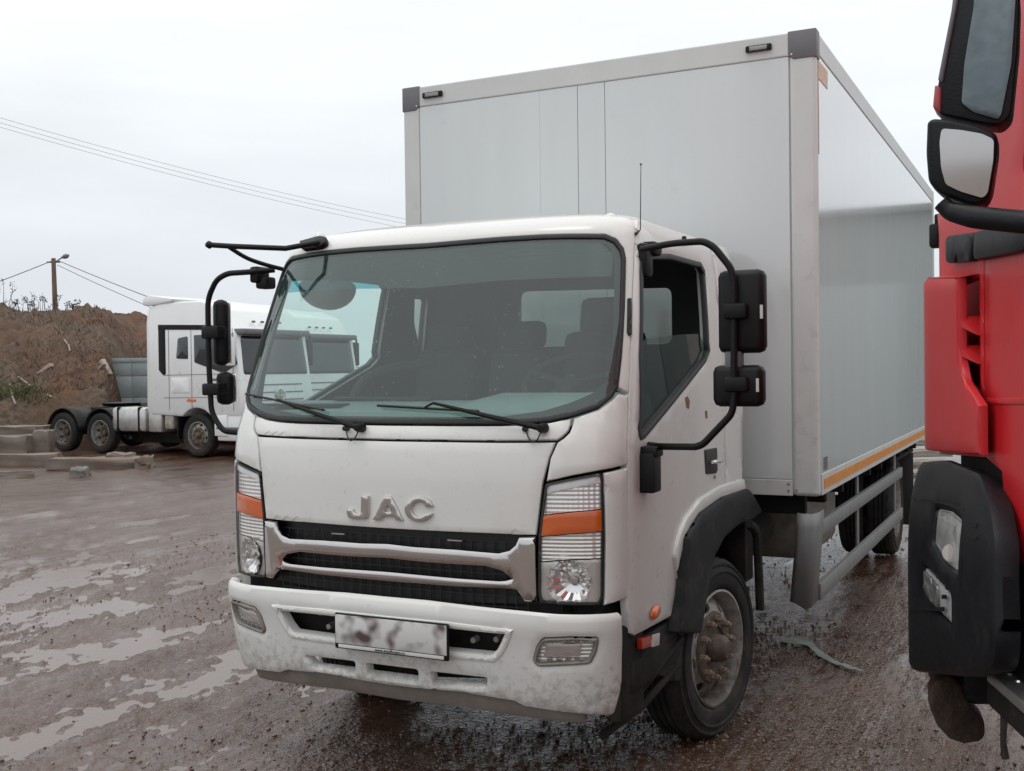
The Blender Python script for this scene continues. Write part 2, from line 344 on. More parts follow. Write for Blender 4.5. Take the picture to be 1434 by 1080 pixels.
def sheet(name, F, outer, mats, parent, holes=(), res=.05, thick=.02, rnd=.008, drop=None, off=0., inset=.0, world=False, flip=False, dome=0., domer=.1):
    """mats[0] outside, mats[-1] inside"""
    if not isinstance(mats, (list, tuple)): mats = [mats, mats]
    drop = rnd if drop is None else drop
    outer = dens(outer, res)
    if inset: outer = offset(outer, inset)
    loops = [outer]+[dens(h, res) for h in holes]
    pts = []; edges = []
    for L in loops:
        o = len(pts); pts += list(L); edges += [(o+i, o+(i+1) % len(L)) for i in range(len(L))]
    extra = []
    if rnd:
        for li, L in enumerate(loops):
            for f in (.3, .95):
                q = offset(L, rnd*f*(1 if li == 0 else -1)); extra.append(q)
    lo, hi = outer.min(0), outer.max(0)
    g = np.stack(np.meshgrid(np.arange(lo[0]+res*.5, hi[0], res), np.arange(lo[1]+res*.5, hi[1], res)), -1).reshape(-1, 2)
    if len(g): extra.append(g)
    E = np.concatenate(extra) if extra else np.zeros((0, 2))
    if len(E):
        ok = inside(E, outer)
        for h in loops[1:]: ok &= ~inside(E, h)
        dd = np.min([dist(E, L) for L in loops], axis=0); ng = len(g)
        lim = np.full(len(E), rnd*.2+1e-5)
        if ng: lim[-ng:] = rnd+res*.25
        E = E[ok & (dd > lim)]
    allp = [Vector((float(p[0]), float(p[1]))) for p in pts]+[Vector((float(p[0]), float(p[1]))) for p in E]
    ov, oe, of, *_ = delaunay_2d_cdt(allp, edges, [], 0, 1e-7)
    ov = np.array([(v.x, v.y) for v in ov]); of = [f for f in of if len(f) == 3]
    if not of: print('EMPTY SHEET', name, outer[:4]); return mesh_ob(name, [(0, 0, 0)], [], list(mats), parent)
    cen = np.array([(ov[f[0]]+ov[f[1]]+ov[f[2]])/3 for f in of]); ok = inside(cen, outer)
    for h in loops[1:]: ok &= ~inside(cen, h)
    of = [f for f, k in zip(of, ok) if k]
    dd = np.min([dist(ov, L) for L in loops], axis=0)
    e = 1e-3; P = np.array([F(*p) for p in ov]); Ps = np.array([F(p[0]+e, p[1]) for p in ov]); Pv = np.array([F(p[0], p[1]+e) for p in ov])
    N = np.cross(Ps-P, Pv-P); N /= np.linalg.norm(N, axis=1)[:, None]+1e-15
    if flip: N = -N
    h = np.zeros(len(ov))+off
    if rnd:
        q = np.clip(1-dd/rnd, 0, 1); h -= drop*(1-np.sqrt(np.clip(1-q*q, 0, 1)))
    if dome: h += dome*(1-np.exp(-dd/domer))
    top = P+N*h[:, None]; bot = P+N*(off-drop-thick)
    n = len(ov); cnt = {}
    Fc = []; MI = []
    for f in of:
        a, b, c = f
        if (np.cross(top[b]-top[a], top[c]-top[a])@N[a]) < 0: f = (a, c, b)
        Fc.append(tuple(f)); MI.append(0)
        if thick: Fc.append((f[2]+n, f[1]+n, f[0]+n)); MI.append(1)
        for i in range(3): cnt[(f[i], f[(i+1) % 3])] = 1
    if thick:
        for (a, b) in list(cnt):
            if (b, a) not in cnt: Fc.append((b, a, a+n, b+n)); MI.append(0)
        V = np.concatenate([top, bot])
    else: V = top
    return mesh_ob(name, V, Fc, list(mats), parent, MI, 38, world)
# ------------------------------------------------------------------ curved cab skin of the box truck
def spl(pts):
    X = np.array([p[0] for p in pts]); Y = np.array([p[1] for p in pts]); d = np.diff(Y)/np.diff(X); m = np.concatenate([[d[0]], (d[1:]+d[:-1])/2, [d[-1]]])
    def f(x):
        x = min(max(x, X[0]), X[-1]); i = min(int(np.searchsorted(X, x, 'right'))-1, len(X)-2); h = X[i+1]-X[i]; t = (x-X[i])/h
        return (2*t**3-3*t**2+1)*Y[i]+(t**3-2*t**2+t)*h*m[i]+(-2*t**3+3*t**2)*Y[i+1]+(t**3-t**2)*h*m[i+1]
    return f
class Skin:
    """rounded front of a vehicle: s runs round the front from the centre line to the flanks, v is height"""
    def __init__(k, y0, wd, D=.33, n=3.2, roof=None):
        k.y0, k.wd, k.D, k.roof = spl(y0), spl(wd), D, roof
        th = np.linspace(0, PI/2, 1600); X = np.sin(th)**(2/n); Y = 1-np.cos(th)**(2/n)
        L = np.concatenate([[0], np.cumsum(np.hypot(np.diff(X*1.01), np.diff(Y*D)))])
        k.S0 = L[-1]; k.t = np.linspace(0, k.S0, 500); k.X = np.interp(k.t, L, X); k.Y = np.interp(k.t, L, Y); k.g = None
    def F(k, s, v):
        z = v; y0, wd = k.y0(v), k.wd(v)
        if k.roof and v > k.roof:
            a = min((v-k.roof)/.16, 1.15)*PI/2*.95; z = k.roof+.10*math.sin(a); dd = .10*(1-math.cos(a)); wd -= dd; y0 += dd*1.3
        a = abs(s)
        if a <= k.S0:
            x = wd*float(np.interp(a, k.t, k.X)); y = y0+k.D*float(np.interp(a, k.t, k.Y))
        else: x = wd; y = y0+k.D+(a-k.S0)
        return np.array([math.copysign(x, s), y, z])
    def inv(k, px, py, side=1):
        if k.g is None:
            k.g = []
            for s in np.arange(-1.2, 3.4, .05):
                for v in np.arange(.35, 2.62, .05):
                    P = k.F(s, v); N = np.cross(k.F(s+1e-3, v)-P, k.F(s, v+1e-3)-P)
                    if N@(CAM-P) > 0: k.g.append((*proj(P), s, v))
            k.g = np.array(k.g)
        i = np.argmin((k.g[:, 0]-px)**2+(k.g[:, 1]-py)**2); p = k.g[i, 2:].copy()
        for _ in range(12):
            f0 = np.array(proj(k.F(*p)))-(px, py)
            if abs(f0).max() < .02: break
            e = 2e-3; J = np.stack([(np.array(proj(k.F(p[0]+e, p[1])))-(px, py)-f0)/e, (np.array(proj(k.F(p[0], p[1]+e)))-(px, py)-f0)/e], 1)
            st = -np.linalg.lstsq(J, f0, rcond=None)[0]; p = p+np.clip(st, -.08, .08)
        return p
    def poly(k, pts): return np.array([k.inv(*p) for p in pts])
    def world(k, px, py, off=0.):
        p = k.inv(px, py); P = k.F(*p); e = 1e-3; N = np.cross(k.F(p[0]+e, p[1])-P, k.F(p[0], p[1]+e)-P); return P+N/np.linalg.norm(N)*off
def mir(P): P = np.asarray(P)[::-1].copy(); P[:, 0] *= -1; return P
def full(P):
    """outline of the half with s >= 0, listed from the centre line round to the centre line -> whole symmetric outline"""
    P = np.asarray(P).copy(); P[0, 0] = 0; P[-1, 0] = 0
    return np.concatenate([P, mir(P)[1:-1]])
# =================================================================== THE SETTING: ground, bank
def fbm(x, y, s=1., o=4):
    return mnoise.fractal(Vector((x*s, y*s, 3.3)), 1.0, 2.1, o, noise_basis='PERLIN_ORIGINAL')
TD = np.array([math.cos(math.radians(86)), math.sin(math.radians(86))])     # direction the old wheel tracks run
TN = np.array([-TD[1], TD[0]])
def gh(x, y):
    """height of the muddy yard"""
    d = math.hypot(x-CAM[0], y-CAM[1])
    h = .020*fbm(x, y, .35)+.014*fbm(x+9, y, 1.3)
    a = x*TD[0]+y*TD[1]; b = x*TN[0]+y*TN[1]+.5*fbm(x, y, .16)
    m = max(0., min(1., (-x-.9)/1.5))
    rut = math.sin(b*5.2)+.6*math.sin(b*11.3+a*.2)+.5*math.sin(b*2.3-a*.12)
    h += m*.021*rut*(.6+.6*fbm(x, y, .3))
    if d < 17: h += .024*fbm(x, y*.6, 4.2, 3)+(.022*fbm(x, y*.8, 15, 3) if d < 12 else 0)
    # the hard stand under the lorry lies flat
    k = max(0., 1-max(abs(x-.3)/1.8, 0)**4) if abs(x-.3) < 1.8 and -1 < y < 9 else 0
    h *= 1-.75*k
    if d > 18: h -= .10*min(1, (d-18)/6)
    return h
GV, GF = [], []
ang0, ang1 = YAW-math.radians(34), YAW+math.radians(36)
NA = 400; rad = []
r_ = 1.6
while r_ < 42: rad.append(r_); r_ *= (1.0075 if r_ < 8 else 1.0105) if r_ < 16 else 1.018
for r_ in rad:
    for i in range(NA+1):
        a = ang0+(ang1-ang0)*i/NA; x = CAM[0]-r_*math.sin(a); y = CAM[1]+r_*math.cos(a)
        GV.append((x, y, gh(x, y)))
n1 = NA+1
GF = [(j*n1+i, j*n1+i+1, (j+1)*n1+i+1, (j+1)*n1+i)[::-1] for j in range(len(rad)-1) for i in range(NA)]
def ground_mat():
    m, n, l, b = nt('wet_mud')
    ge = n.new('ShaderNodeNewGeometry')
    mp_ = n.new('ShaderNodeMapping'); mp_.inputs['Scale'].default_value = (1.6, .4, 1)
    
    l.new(ge.outputs['Position'], mp_.inputs[0])
    def noise_(sc_, det, vec=None, ro=.55):
        t = n.new('ShaderNodeTexNoise'); t.inputs['Scale'].default_value = sc_; t.inputs['Detail'].default_value = det; t.inputs['Roughness'].default_value = ro
        l.new(vec or ge.outputs['Position'], t.inputs['Vector']); return t.outputs[0]
    def rng_(v, a, b_, c, d):
        r = n.new('ShaderNodeMapRange'); r.inputs[1].default_value = a; r.inputs[2].default_value = b_; r.inputs[3].default_value = c; r.inputs[4].default_value = d; l.new(v, r.inputs[0]); return r.outputs[0]
    def math_(op, a, b_):
        q = n.new('ShaderNodeMath'); q.operation = op
        for i, v in enumerate((a, b_)):
            if isinstance(v, (int, float)): q.inputs[i].default_value = v
            else: l.new(v, q.inputs[i])
        return q.outputs[0]
    mp2 = n.new('ShaderNodeMapping'); mp2.inputs['Scale'].default_value = (9, .22, 1); mp2.inputs['Rotation'].default_value = (0, 0, math.radians(4)); l.new(ge.outputs['Position'], mp2.inputs[0])
    big = noise_(.55, 4); streak = noise_(1.0, 5, mp2.outputs[0], .6); mid = noise_(2.6, 6, mp_.outputs[0], .6); fine = noise_(26, 8, None, .65); grit = noise_(110, 4)
    cr = n.new('ShaderNodeValToRGB'); cr.color_ramp.elements[0].position = .3; cr.color_ramp.elements[0].color = (.034, .017, .010, 1)
    cr.color_ramp.elements[1].position = .72; cr.color_ramp.elements[1].color = (.135, .068, .041, 1)
    l.new(math_('ADD', math_('MULTIPLY', mid, .5), math_('MULTIPLY', fine, .5)), cr.inputs[0])
    # pale crushed stone grains pressed into the mud
    vo = n.new('ShaderNodeTexVoronoi'); vo.inputs['Scale'].default_value = 75; l.new(ge.outputs['Position'], vo.inputs['Vector'])
    sc3 = n.new('ShaderNodeSeparateColor'); l.new(vo.outputs['Color'], sc3.inputs[0])
    gm = math_('MULTIPLY', math_('GREATER_THAN', sc3.outputs[0], .72), math_('LESS_THAN', vo.outputs['Distance'], .42))
    mx_ = n.new('ShaderNodeMix'); mx_.data_type = 'RGBA'; l.new(math_('MULTIPLY', gm, rng_(big, .35, .65, .2, .75)), mx_.inputs[0]); l.new(cr.outputs[0], mx_.inputs[6]); mx_.inputs[7].default_value = (.19, .15, .125, 1)
    l.new(mx_.outputs[2], b.inputs['Base Color'])
    wet = math_('ADD', math_('MULTIPLY', big, .4), math_('ADD', math_('MULTIPLY', mid, .4), math_('MULTIPLY', streak, .3)))
    sz = n.new('ShaderNodeSeparateXYZ'); l.new(ge.outputs['Position'], sz.inputs[0]); rm_ = n.new('ShaderNodeMix'); rm_.inputs[2].default_value = .14
    l.new(rng_(sz.outputs['Z'], -.008, .014, 0, 1), rm_.inputs[0]); l.new(rm_.outputs[0], b.inputs['Roughness'])
    l.new(rng_(math_('ADD', wet, math_('MULTIPLY', fine, .25)), .50, .92, .11, .42), rm_.inputs[3])
    b.inputs['Specular IOR Level'].default_value = .8
    b1 = n.new('ShaderNodeBump'); b1.inputs['Distance'].default_value = .026
    l.new(rng_(math_('ADD', wet, math_('MULTIPLY', fine, .25)), .58, .80, .12, 1.), b1.inputs['Strength'])
    v1 = n.new('ShaderNodeTexVoronoi'); v1.inputs['Scale'].default_value = 38; l.new(ge.outputs['Position'], v1.inputs['Vector'])
    v2 = n.new('ShaderNodeTexVoronoi'); v2.inputs['Scale'].default_value = 95; l.new(ge.outputs['Position'], v2.inputs['Vector'])
    peb = math_('ADD', math_('MULTIPLY', math_('SUBTRACT', 1., v1.outputs['Distance']), .8), math_('MULTIPLY', math_('SUBTRACT', 1., v2.outputs['Distance']), .4))
    l.new(math_('ADD', math_('MULTIPLY', peb, .8), math_('ADD', math_('ADD', fine, math_('MULTIPLY', streak, 2.2)), math_('MULTIPLY', grit, .3))), b1.inputs['Height'])
    l.new(b1.outputs[0], b.inputs['Normal'])
    return m
gmat = ground_mat()
g = mesh_ob('ground', GV, GF, gmat, smooth=180); tag(g, kind='structure')
# the rest of the yard: a ring sheet out to the horizon that also runs behind and beside the fine part
V, Fc = [], []
rr = [0.0, 1.2, 2.5, 5, 10, 20, 42, 90, 250, 900]
for r_ in rr:
    for i in range(48):
        a = 2*PI*i/48; x = CAM[0]+r_*math.cos(a); y = CAM[1]+r_*math.sin(a)
        V.append((x, y, -.16 if r_ < 100 else -.3))
for j in range(len(rr)-1):
    for i in range(48):
        k = (i+1) % 48; Fc.append((j*48+i, (j+1)*48+i, (j+1)*48+k, j*48+k))
farm = mat('yard_mud_far', (.12, .085, .066), .5, var=.3, vscale=1.1, bump=.5, bscale=6)
tag(mesh_ob('yard', V, Fc, farm, smooth=0), kind='structure')
# standing water: flat sheets at fixed levels that fill the hollows of the yard
def water_mat():
    m, n, l, b = nt('puddle_water'); b.inputs['Base Color'].default_value = (.12, .078, .056, 1); b.inputs['Roughness'].default_value = .13; b.inputs['Specular IOR Level'].default_value = .6
    t = n.new('ShaderNodeTexNoise'); t.inputs['Scale'].default_value = 22; t.inputs['Detail'].default_value = 4; ge = n.new('ShaderNodeNewGeometry'); l.new(ge.outputs['Position'], t.inputs['Vector'])
    bp = n.new('ShaderNodeBump'); bp.inputs['Strength'].default_value = .35; bp.inputs['Distance'].default_value = .005; l.new(t.outputs[0], bp.inputs['Height']); l.new(bp.outputs[0], b.inputs['Normal'])
    return m
wv, wf = [], []
for i in range(25):
    for j in range(31): wv.append((-16.5+i*.66, -2.5+j*.66, -.0125))
wf = [(i*31+j, (i+1)*31+j, (i+1)*31+j+1, i*31+j+1) for i in range(24) for j in range(30) if math.hypot(-16.2+i*.66-CAM[0], -2.2+j*.66-CAM[1]) < 16]
tag(mesh_ob('puddle_water', wv, wf, water_mat(), smooth=0), kind='structure')
# loose gravel on the mud: far too many to count
ico_bm = bmesh.new(); bmesh.ops.create_icosphere(ico_bm, subdivisions=1, radius=1)
IV = np.array([v.co[:] for v in ico_bm.verts]); IF = np.array([[v.index for v in f.verts] for f in ico_bm.faces]); ico_bm.free()
def scatter(name, n, rmin, rmax, smin, smax, m, mask, seed):
    r2 = np.random.default_rng(seed); Vs, Fs = [], []; c = 0; tries = 0
    while c < n and tries < n*6:
        tries += 1
        r_ = rmin*(rmax/rmin)**(r2.random()); a = ang0+math.radians(5)+(ang1-ang0-math.radians(9))*r2.random()
        x = CAM[0]-r_*math.sin(a); y = CAM[1]+r_*math.cos(a)
        if r2.random() > mask(x, y): continue
        s = smin*(smax/smin)**(r2.random()**2.2)
        q = r2.normal(size=3); q /= np.linalg.norm(q); ang = r2.random()*6.28
        R = np.array(Matrix.Rotation(ang, 3, Vector(q)))
        P = IV*(1+.28*r2.normal(size=(12, 1)))*np.array([1, .8, .6])*s
        P = P@R.T; P[:, 2] *= .75; P += (x, y, gh(x, y)+s*.15)
        Vs.append(P); Fs.append(IF+12*c); c += 1
    V = np.concatenate(Vs); Fq = np.concatenate(Fs)
    me = bpy.data.meshes.new(name); me.vertices.add(len(V)); me.vertices.foreach_set('co', V.astype(np.float32).ravel())
    me.loops.add(len(Fq)*3); me.loops.foreach_set('vertex_index', Fq.astype(np.int32).ravel()); me.polygons.add(len(Fq))
    me.polygons.foreach_set('loop_start', np.arange(0, len(Fq)*3, 3, dtype=np.int32)); me.update(calc_edges=True); me.validate()
    me.materials.append(m); o = bpy.data.objects.new(name, me); COL.objects.link(o)
    return tag(o, kind='stuff')
def gmask(x, y): return max(.04, min(1, .42+1.5*fbm(x, y, .8, 3)))
o = scatter('gravel', 30000, 2.2, 13, .003, .016, stonem, gmask, 3); tag(o, 'wet brown gravel pressed into the muddy yard', 'gravel')

# earth bank behind the yard, laid out by distance from the viewpoint (a real height field)
def hill_h(x, y):
    d = np.array([x, y, CAM[2]])-CAM; L = d@CR; D = d@CF
    if D < 10: return -.3
    p = 717+FPX*L/D
    t = min(1, max(0, (p-148)/44)); toe = 28.9+5.4*t+1.1*fbm(x, y, .12)
    if p < 40: toe -= 1.2*min(1, (40-p)/200)
    q = D-toe
    if q < 0: h = -.25
    else:
        st = 1-math.exp(-q/1.3)
        h = -.25+st*(2.55+.35*fbm(x, y, .5))
        h += max(0, min(1, (q-1.6)/8))**.8*(1.78+.10*fbm(x+3, y, .3))
    fall = min(1, max(0, (p-205)/150)); h = h*(1-fall)-.3*fall
    if q > 18: h -= (q-18)*.22
    if q > 0: h += .12*fbm(x, y, .9)*min(1, q)+.10*fbm(x, y, 3.2)*min(1, q)-.16*max(0, abs(fbm(x+5, y*.3, 1.3, 2))*-2.5+.7)*min(1, q)
    return max(h, -.35)
V, Fc = [], []
ND, NP = 130, 210
for j in range(ND):
    D = 25.5+ (j/(ND-1))**1.5*28
    for i in range(NP):
        p = -260+i*(660/(NP-1)); P = CAM+CF*D+CR*((p-717)/FPX*D)
        V.append((P[0], P[1], hill_h(P[0], P[1])))
Fc = [(j*NP+i, j*NP+i+1, (j+1)*NP+i+1, (j+1)*NP+i)[::-1] for j in range(ND-1) for i in range(NP-1)]
def hill_mat():
    m, n, l, b = nt('red_earth')
    ge = n.new('ShaderNodeNewGeometry')
    def noise_(s, d, ro=.6):
        t = n.new('ShaderNodeTexNoise'); t.inputs['Scale'].default_value = s; t.inputs['Detail'].default_value = d; t.inputs['Roughness'].default_value = ro; l.new(ge.outputs['Position'], t.inputs['Vector']); return t.outputs[0]
    a = noise_(.35, 6); c = noise_(2.4, 8, .7)
    r = n.new('ShaderNodeValToRGB'); r.color_ramp.elements[0].position = .34; r.color_ramp.elements[0].color = (.040, .022, .013, 1); r.color_ramp.elements[1].position = .7; r.color_ramp.elements[1].color = (.17, .062, .036, 1)
    e = r.color_ramp.elements.new(.52); e.color = (.105, .052, .028, 1); l.new(c, r.inputs[0])
    r2 = n.new('ShaderNodeValToRGB'); r2.color_ramp.elements[0].position = .42; r2.color_ramp.elements[0].color = (0, 0, 0, 1); r2.color_ramp.elements[1].position = .62; r2.color_ramp.elements[1].color = (1, 1, 1, 1); l.new(a, r2.inputs[0])
    x = n.new('ShaderNodeMix'); x.data_type = 'RGBA'; l.new(r2.outputs[0], x.inputs[0]); l.new(r.outputs[0], x.inputs[6])
    r3 = n.new('ShaderNodeValToRGB'); r3.color_ramp.elements[0].position = .35; r3.color_ramp.elements[0].color = (.045, .034, .022, 1); r3.color_ramp.elements[1].position = .75; r3.color_ramp.elements[1].color = (.16, .105, .07, 1); l.new(noise_(7, 6), r3.inputs[0])
    l.new(r3.outputs[0], x.inputs[7]); l.new(x.outputs[2], b.inputs['Base Color']); b.inputs['Roughness'].default_value = .9
    bp = n.new('ShaderNodeBump'); bp.inputs['Strength'].default_value = .9; bp.inputs['Distance'].default_value = .12; l.new(c, bp.inputs['Height']); l.new(bp.outputs[0], b.inputs['Normal'])
    return m
tag(mesh_ob('earth_bank', V, Fc, hill_mat(), smooth=180), kind='structure')
def blades(name, n, pick, hmin, hmax, m, wd=.02, seed=5, lean=.5):
    r2 = np.random.default_rng(seed); V, Fc = [], []
    while len(V) < n*4:
        p, D = pick(r2); P = CAM+CF*D+CR*((p-717)/FPX*D); x, y = P[0], P[1]
        if fbm(x, y, .45, 3) < r2.normal()*.25-.05: continue
        z = hill_h(x, y)-.02; h = hmin+(hmax-hmin)*r2.random()**2; a = r2.random()*6.28; l_ = r2.normal()*lean*h; l2 = r2.normal()*lean*h
        dx, dy = math.cos(a)*wd, math.sin(a)*wd; o = len(V)
        V += [(x-dx, y-dy, z), (x+dx, y+dy, z), (x+dx*.4+l_*.6, y+dy*.4+l2*.6, z+h*.7), (x+l_, y+l2, z+h*.95)]
        Fc.append((o, o+1, o+2, o+3))
    return tag(mesh_ob(name, V, Fc, m, smooth=0), kind='stuff')
o = blades('dry_grass', 4200, lambda r: (r.uniform(-100, 250), 30.4+r.random()**1.2*8), .05, .24, drygrass); tag(o, 'dry brown grass and weeds tangled over the earth bank', 'grass')
o = blades('green_grass', 500, lambda r: (r.normal()*26+18, 30.0+r.random()*.8), .08, .34, greengrass, seed=9, lean=.8); tag(o, 'dull green grass hanging on the left shoulder of the earth bank', 'grass')

# =================================================================== THE BOX LORRY
truck = thing('box_truck', 'white box truck seen from its front corner, chrome grille and wide black mirrors', 'truck', (0, 0, 0))
cabS = Skin([(.35, -.165), (.9, -.178), (1.17, -.18), (1.54, -.155), (1.64, -.115), (1.77, -.068), (2.1, .058), (2.44, .19), (2.7, .29)],
            [(.35, 1.0), (.9, 1.01), (1.7, 1.015), (2.0, 1.0), (2.44, .955), (2.7, .93)], roof=2.43)
CF_ = cabS.F
SB = cabS.S0
def sy(y, v): return y-(cabS.y0(v)+cabS.D)+SB                      # s of the flank at length y, height v
YB = 1.86                                                          # back of the cab
# outlines read off the near half
ws_r = cabS.poly([(551, 593), (640, 593.5), (700, 593.5), (737, 592.5), (769, 589.5), (800.5, 583), (838, 571), (857, 557), (865, 543), (870, 502), (874.5, 426), (876, 362), (873, 348), (863, 335), (848, 328.5), (800, 328), (760, 329), (700, 332.5), (602, 341)])
WS = full(ws_r)
glass_o = offset(WS, .016)
sheet('windshield', CF_, glass_o, [wsglass, wsglass], truck, res=.06, thick=.0, rnd=0, off=-.004)
sheet('windshield_seal', CF_, offset(WS, -.002), [rubber, rubber], truck, holes=[offset(WS, .02)], res=.03, thick=.02, rnd=.006, off=.006)
in_r = cabS.poly([(551, 583), (640, 583.5), (700, 583), (760, 575), (800, 563), (835, 548), (853, 534), (858, 500), (860, 440), (861, 370), (860, 355), (852, 342), (840, 338), (760, 338.5), (700, 341), (602, 350)])
sheet('windshield_border', CF_, offset(WS, .012), [rubber, rubber], truck, holes=[full(in_r)], res=.04, thick=.001, rnd=0, off=-.006)
bt = cabS.poly([(602, 402), (700, 392), (860, 386)]); BAND = full(np.concatenate([bt[:1], [[bt[1][0], bt[1][1]], [bt[2][0]-.01, bt[2][1]]], [[in_r[10][0], in_r[10][1]], [in_r[12][0], in_r[12][1]], [in_r[14][0], in_r[14][1]], [0, in_r[15][1]]]]))
sheet('sun_band', CF_, BAND, [wsband, wsband], truck, res=.07, thick=0, rnd=0, off=-.008)
hood_r = cabS.poly([(538, 741), (600, 744.5), (680, 748), (751.5, 750.5), (760.6, 676), (769.6, 641), (775, 628), (779, 618.5), (700, 619), (620, 618), (545, 617)])
HOOD = full(hood_r)
hood = sheet('hood_panel', CF_, HOOD, [white, darkm], truck, res=.06, thick=.012, rnd=.007, inset=.0028)
cowl_r = cabS.poly([(545, 615.5), (620, 616.5), (700, 617.3), (780, 616.5), (788, 611), (796, 603), (799.5, 594), (800.5, 585), (769, 591.5), (737, 594.5), (700, 595.5), (640, 595.5), (551, 595)])
sheet('cowl_panel', CF_, full(cowl_r), [white, darkm], truck, res=.05, thick=.012, rnd=.006, inset=.0025)
corner_px = [(764, 676), (800, 667.5), (842, 659.5), (880, 651), (880.5, 553), (866, 550.5), (857, 559), (838, 573), (803, 585), (801, 595), (797, 605), (789, 613), (780, 619), (776, 628), (770, 641)]
side_px = [(845, 662), (880, 654), (880, 740), (880, 837), (846, 849.5), (847.5, 760)]
pillar_px = [(867, 549), (881, 551.5), (883.5, 470), (885, 426), (890, 330), (892, 318), (880, 311), (862, 308), (850, 325), (864, 333), (874, 346), (878, 361), (876.5, 426), (872, 502)]
for sgn in (1, -1):
    for nm, px_, rd in (('headlight_upper_panel', corner_px, .008), ('headlight_side_panel', side_px, .009)):
        P = cabS.poly(px_); P = P if sgn > 0 else mir(P)
        sheet(nm, CF_, P, [white, darkm], truck, res=.05, thick=.012, rnd=rd, inset=.0028)
# A-pillars and header: one frame above the belt line, rolled into the roof
pl = cabS.poly([(866, 549.5), (881, 551), (883.5, 470), (886.5, 400), (889.5, 340)])
top_v = 2.43+.16
frame = full(np.concatenate([[[0, ws_r[-1][1]]], ws_r[::-1][1:-7], [ws_r[8]], [pl[0]], pl[1:], [[pl[-1][0], 2.46], [pl[-1][0], top_v], [0, top_v]]]))
ro = np.concatenate([ws_r[::-1][1:-8]])
half = np.concatenate([ws_r[8:], [[0, top_v], [pl[-1][0], top_v], [pl[-1][0], 2.44]], pl[::-1][:-1]])
top = half
out_r = np.concatenate([ws_r[8:][:, :]])
frameP = np.concatenate([ws_r[8:], mir(ws_r[8:])[1:], mir(np.array([[pl[-1][0], top_v], *pl[::-1][:-1]]))[:0], mir(np.array([*pl[1:]]))[::-1][:0]])
A_out = np.array([*pl[1:], [pl[-1][0]+.0, 2.44], [pl[-1][0], top_v]])           # outer border going up
loop = np.concatenate([ws_r[8:], mir(ws_r[8:])[1:], np.stack([-A_out[:, 0], A_out[:, 1]], 1), A_out[::-1]])
sheet('windshield_frame', CF_, loop, [white, inner], truck, res=.05, thick=.03, rnd=.006, drop=.004, inset=.002)
# roof cap
ringp = np.array([CF_(s, top_v) for s in np.linspace(-sy(YB, 2.55), sy(YB, 2.55), 90)])
zr = ringp[0][2]
def roofF(x, y):
    q = max(0, 1-(abs(x)/.9)**2)*max(0, 1-((y-1.1)/.95)**2); return np.array([x, y, zr-.003+.03*q])
roof = sheet('roof_panel', roofF, offset(ringp[:, :2], -.012), [white, inner], truck, res=.1, thick=.02, rnd=0, drop=0)
# flanks: door in front, quarter panel behind
arch_px = [(945.5, 800), (948, 786), (954, 764), (962, 745), (981, 719), (1007, 701), (1042, 688)]
arch = cabS.poly(arch_px)
wing = cabS.poly([(879, 838), (884, 888), (889, 891.5), (940, 864), (949, 819)])
seam = cabS.poly([(880.5, 652), (880.5, 551), (883.5, 470), (886.5, 400), (889.5, 340)])
yD = 1.52
def SD(v): return sy(yD, v)
win = cabS.poly([(899, 357), (938, 357), (981, 369), (986, 379), (992, 480), (993.5, 491), (988, 506), (903, 612), (897, 615), (895, 607), (895.5, 500), (896.5, 378)])
door_bot = [p for p in arch if p[0] < SD(p[1])-.01]
vb = np.interp(SD(1.1), arch[:, 0], arch[:, 1])
door = np.array([seam[0], *[wing[0]], *wing[1:4], wing[4], *door_bot[0:], [SD(vb), vb], [SD(1.6), 1.6], [SD(2.0), 2.0], [SD(2.43), 2.43], [SD(2.5)-.05, top_v], [seam[-1][0]+.0, top_v], *seam[::-1][:-1]])
quart = np.array([[SD(vb), vb], *[p for p in arch if p[0] > SD(p[1])+.01], [sy(YB, arch[-1][1]), arch[-1][1]-.01], [sy(YB, 1.6), 1.6], [sy(YB, 2.43), 2.43], [sy(YB, 2.5), top_v], [SD(2.5)-.05, top_v], [SD(2.43), 2.43], [SD(2.0), 2.0], [SD(1.6), 1.6]])
qw = np.array([[sy(1.60, 2.3), 2.30], [sy(1.76, 2.3), 2.30], [sy(1.76, 1.97), 1.94], [sy(1.69, 1.97), 1.99], [sy(1.60, 2.1), 2.14]])
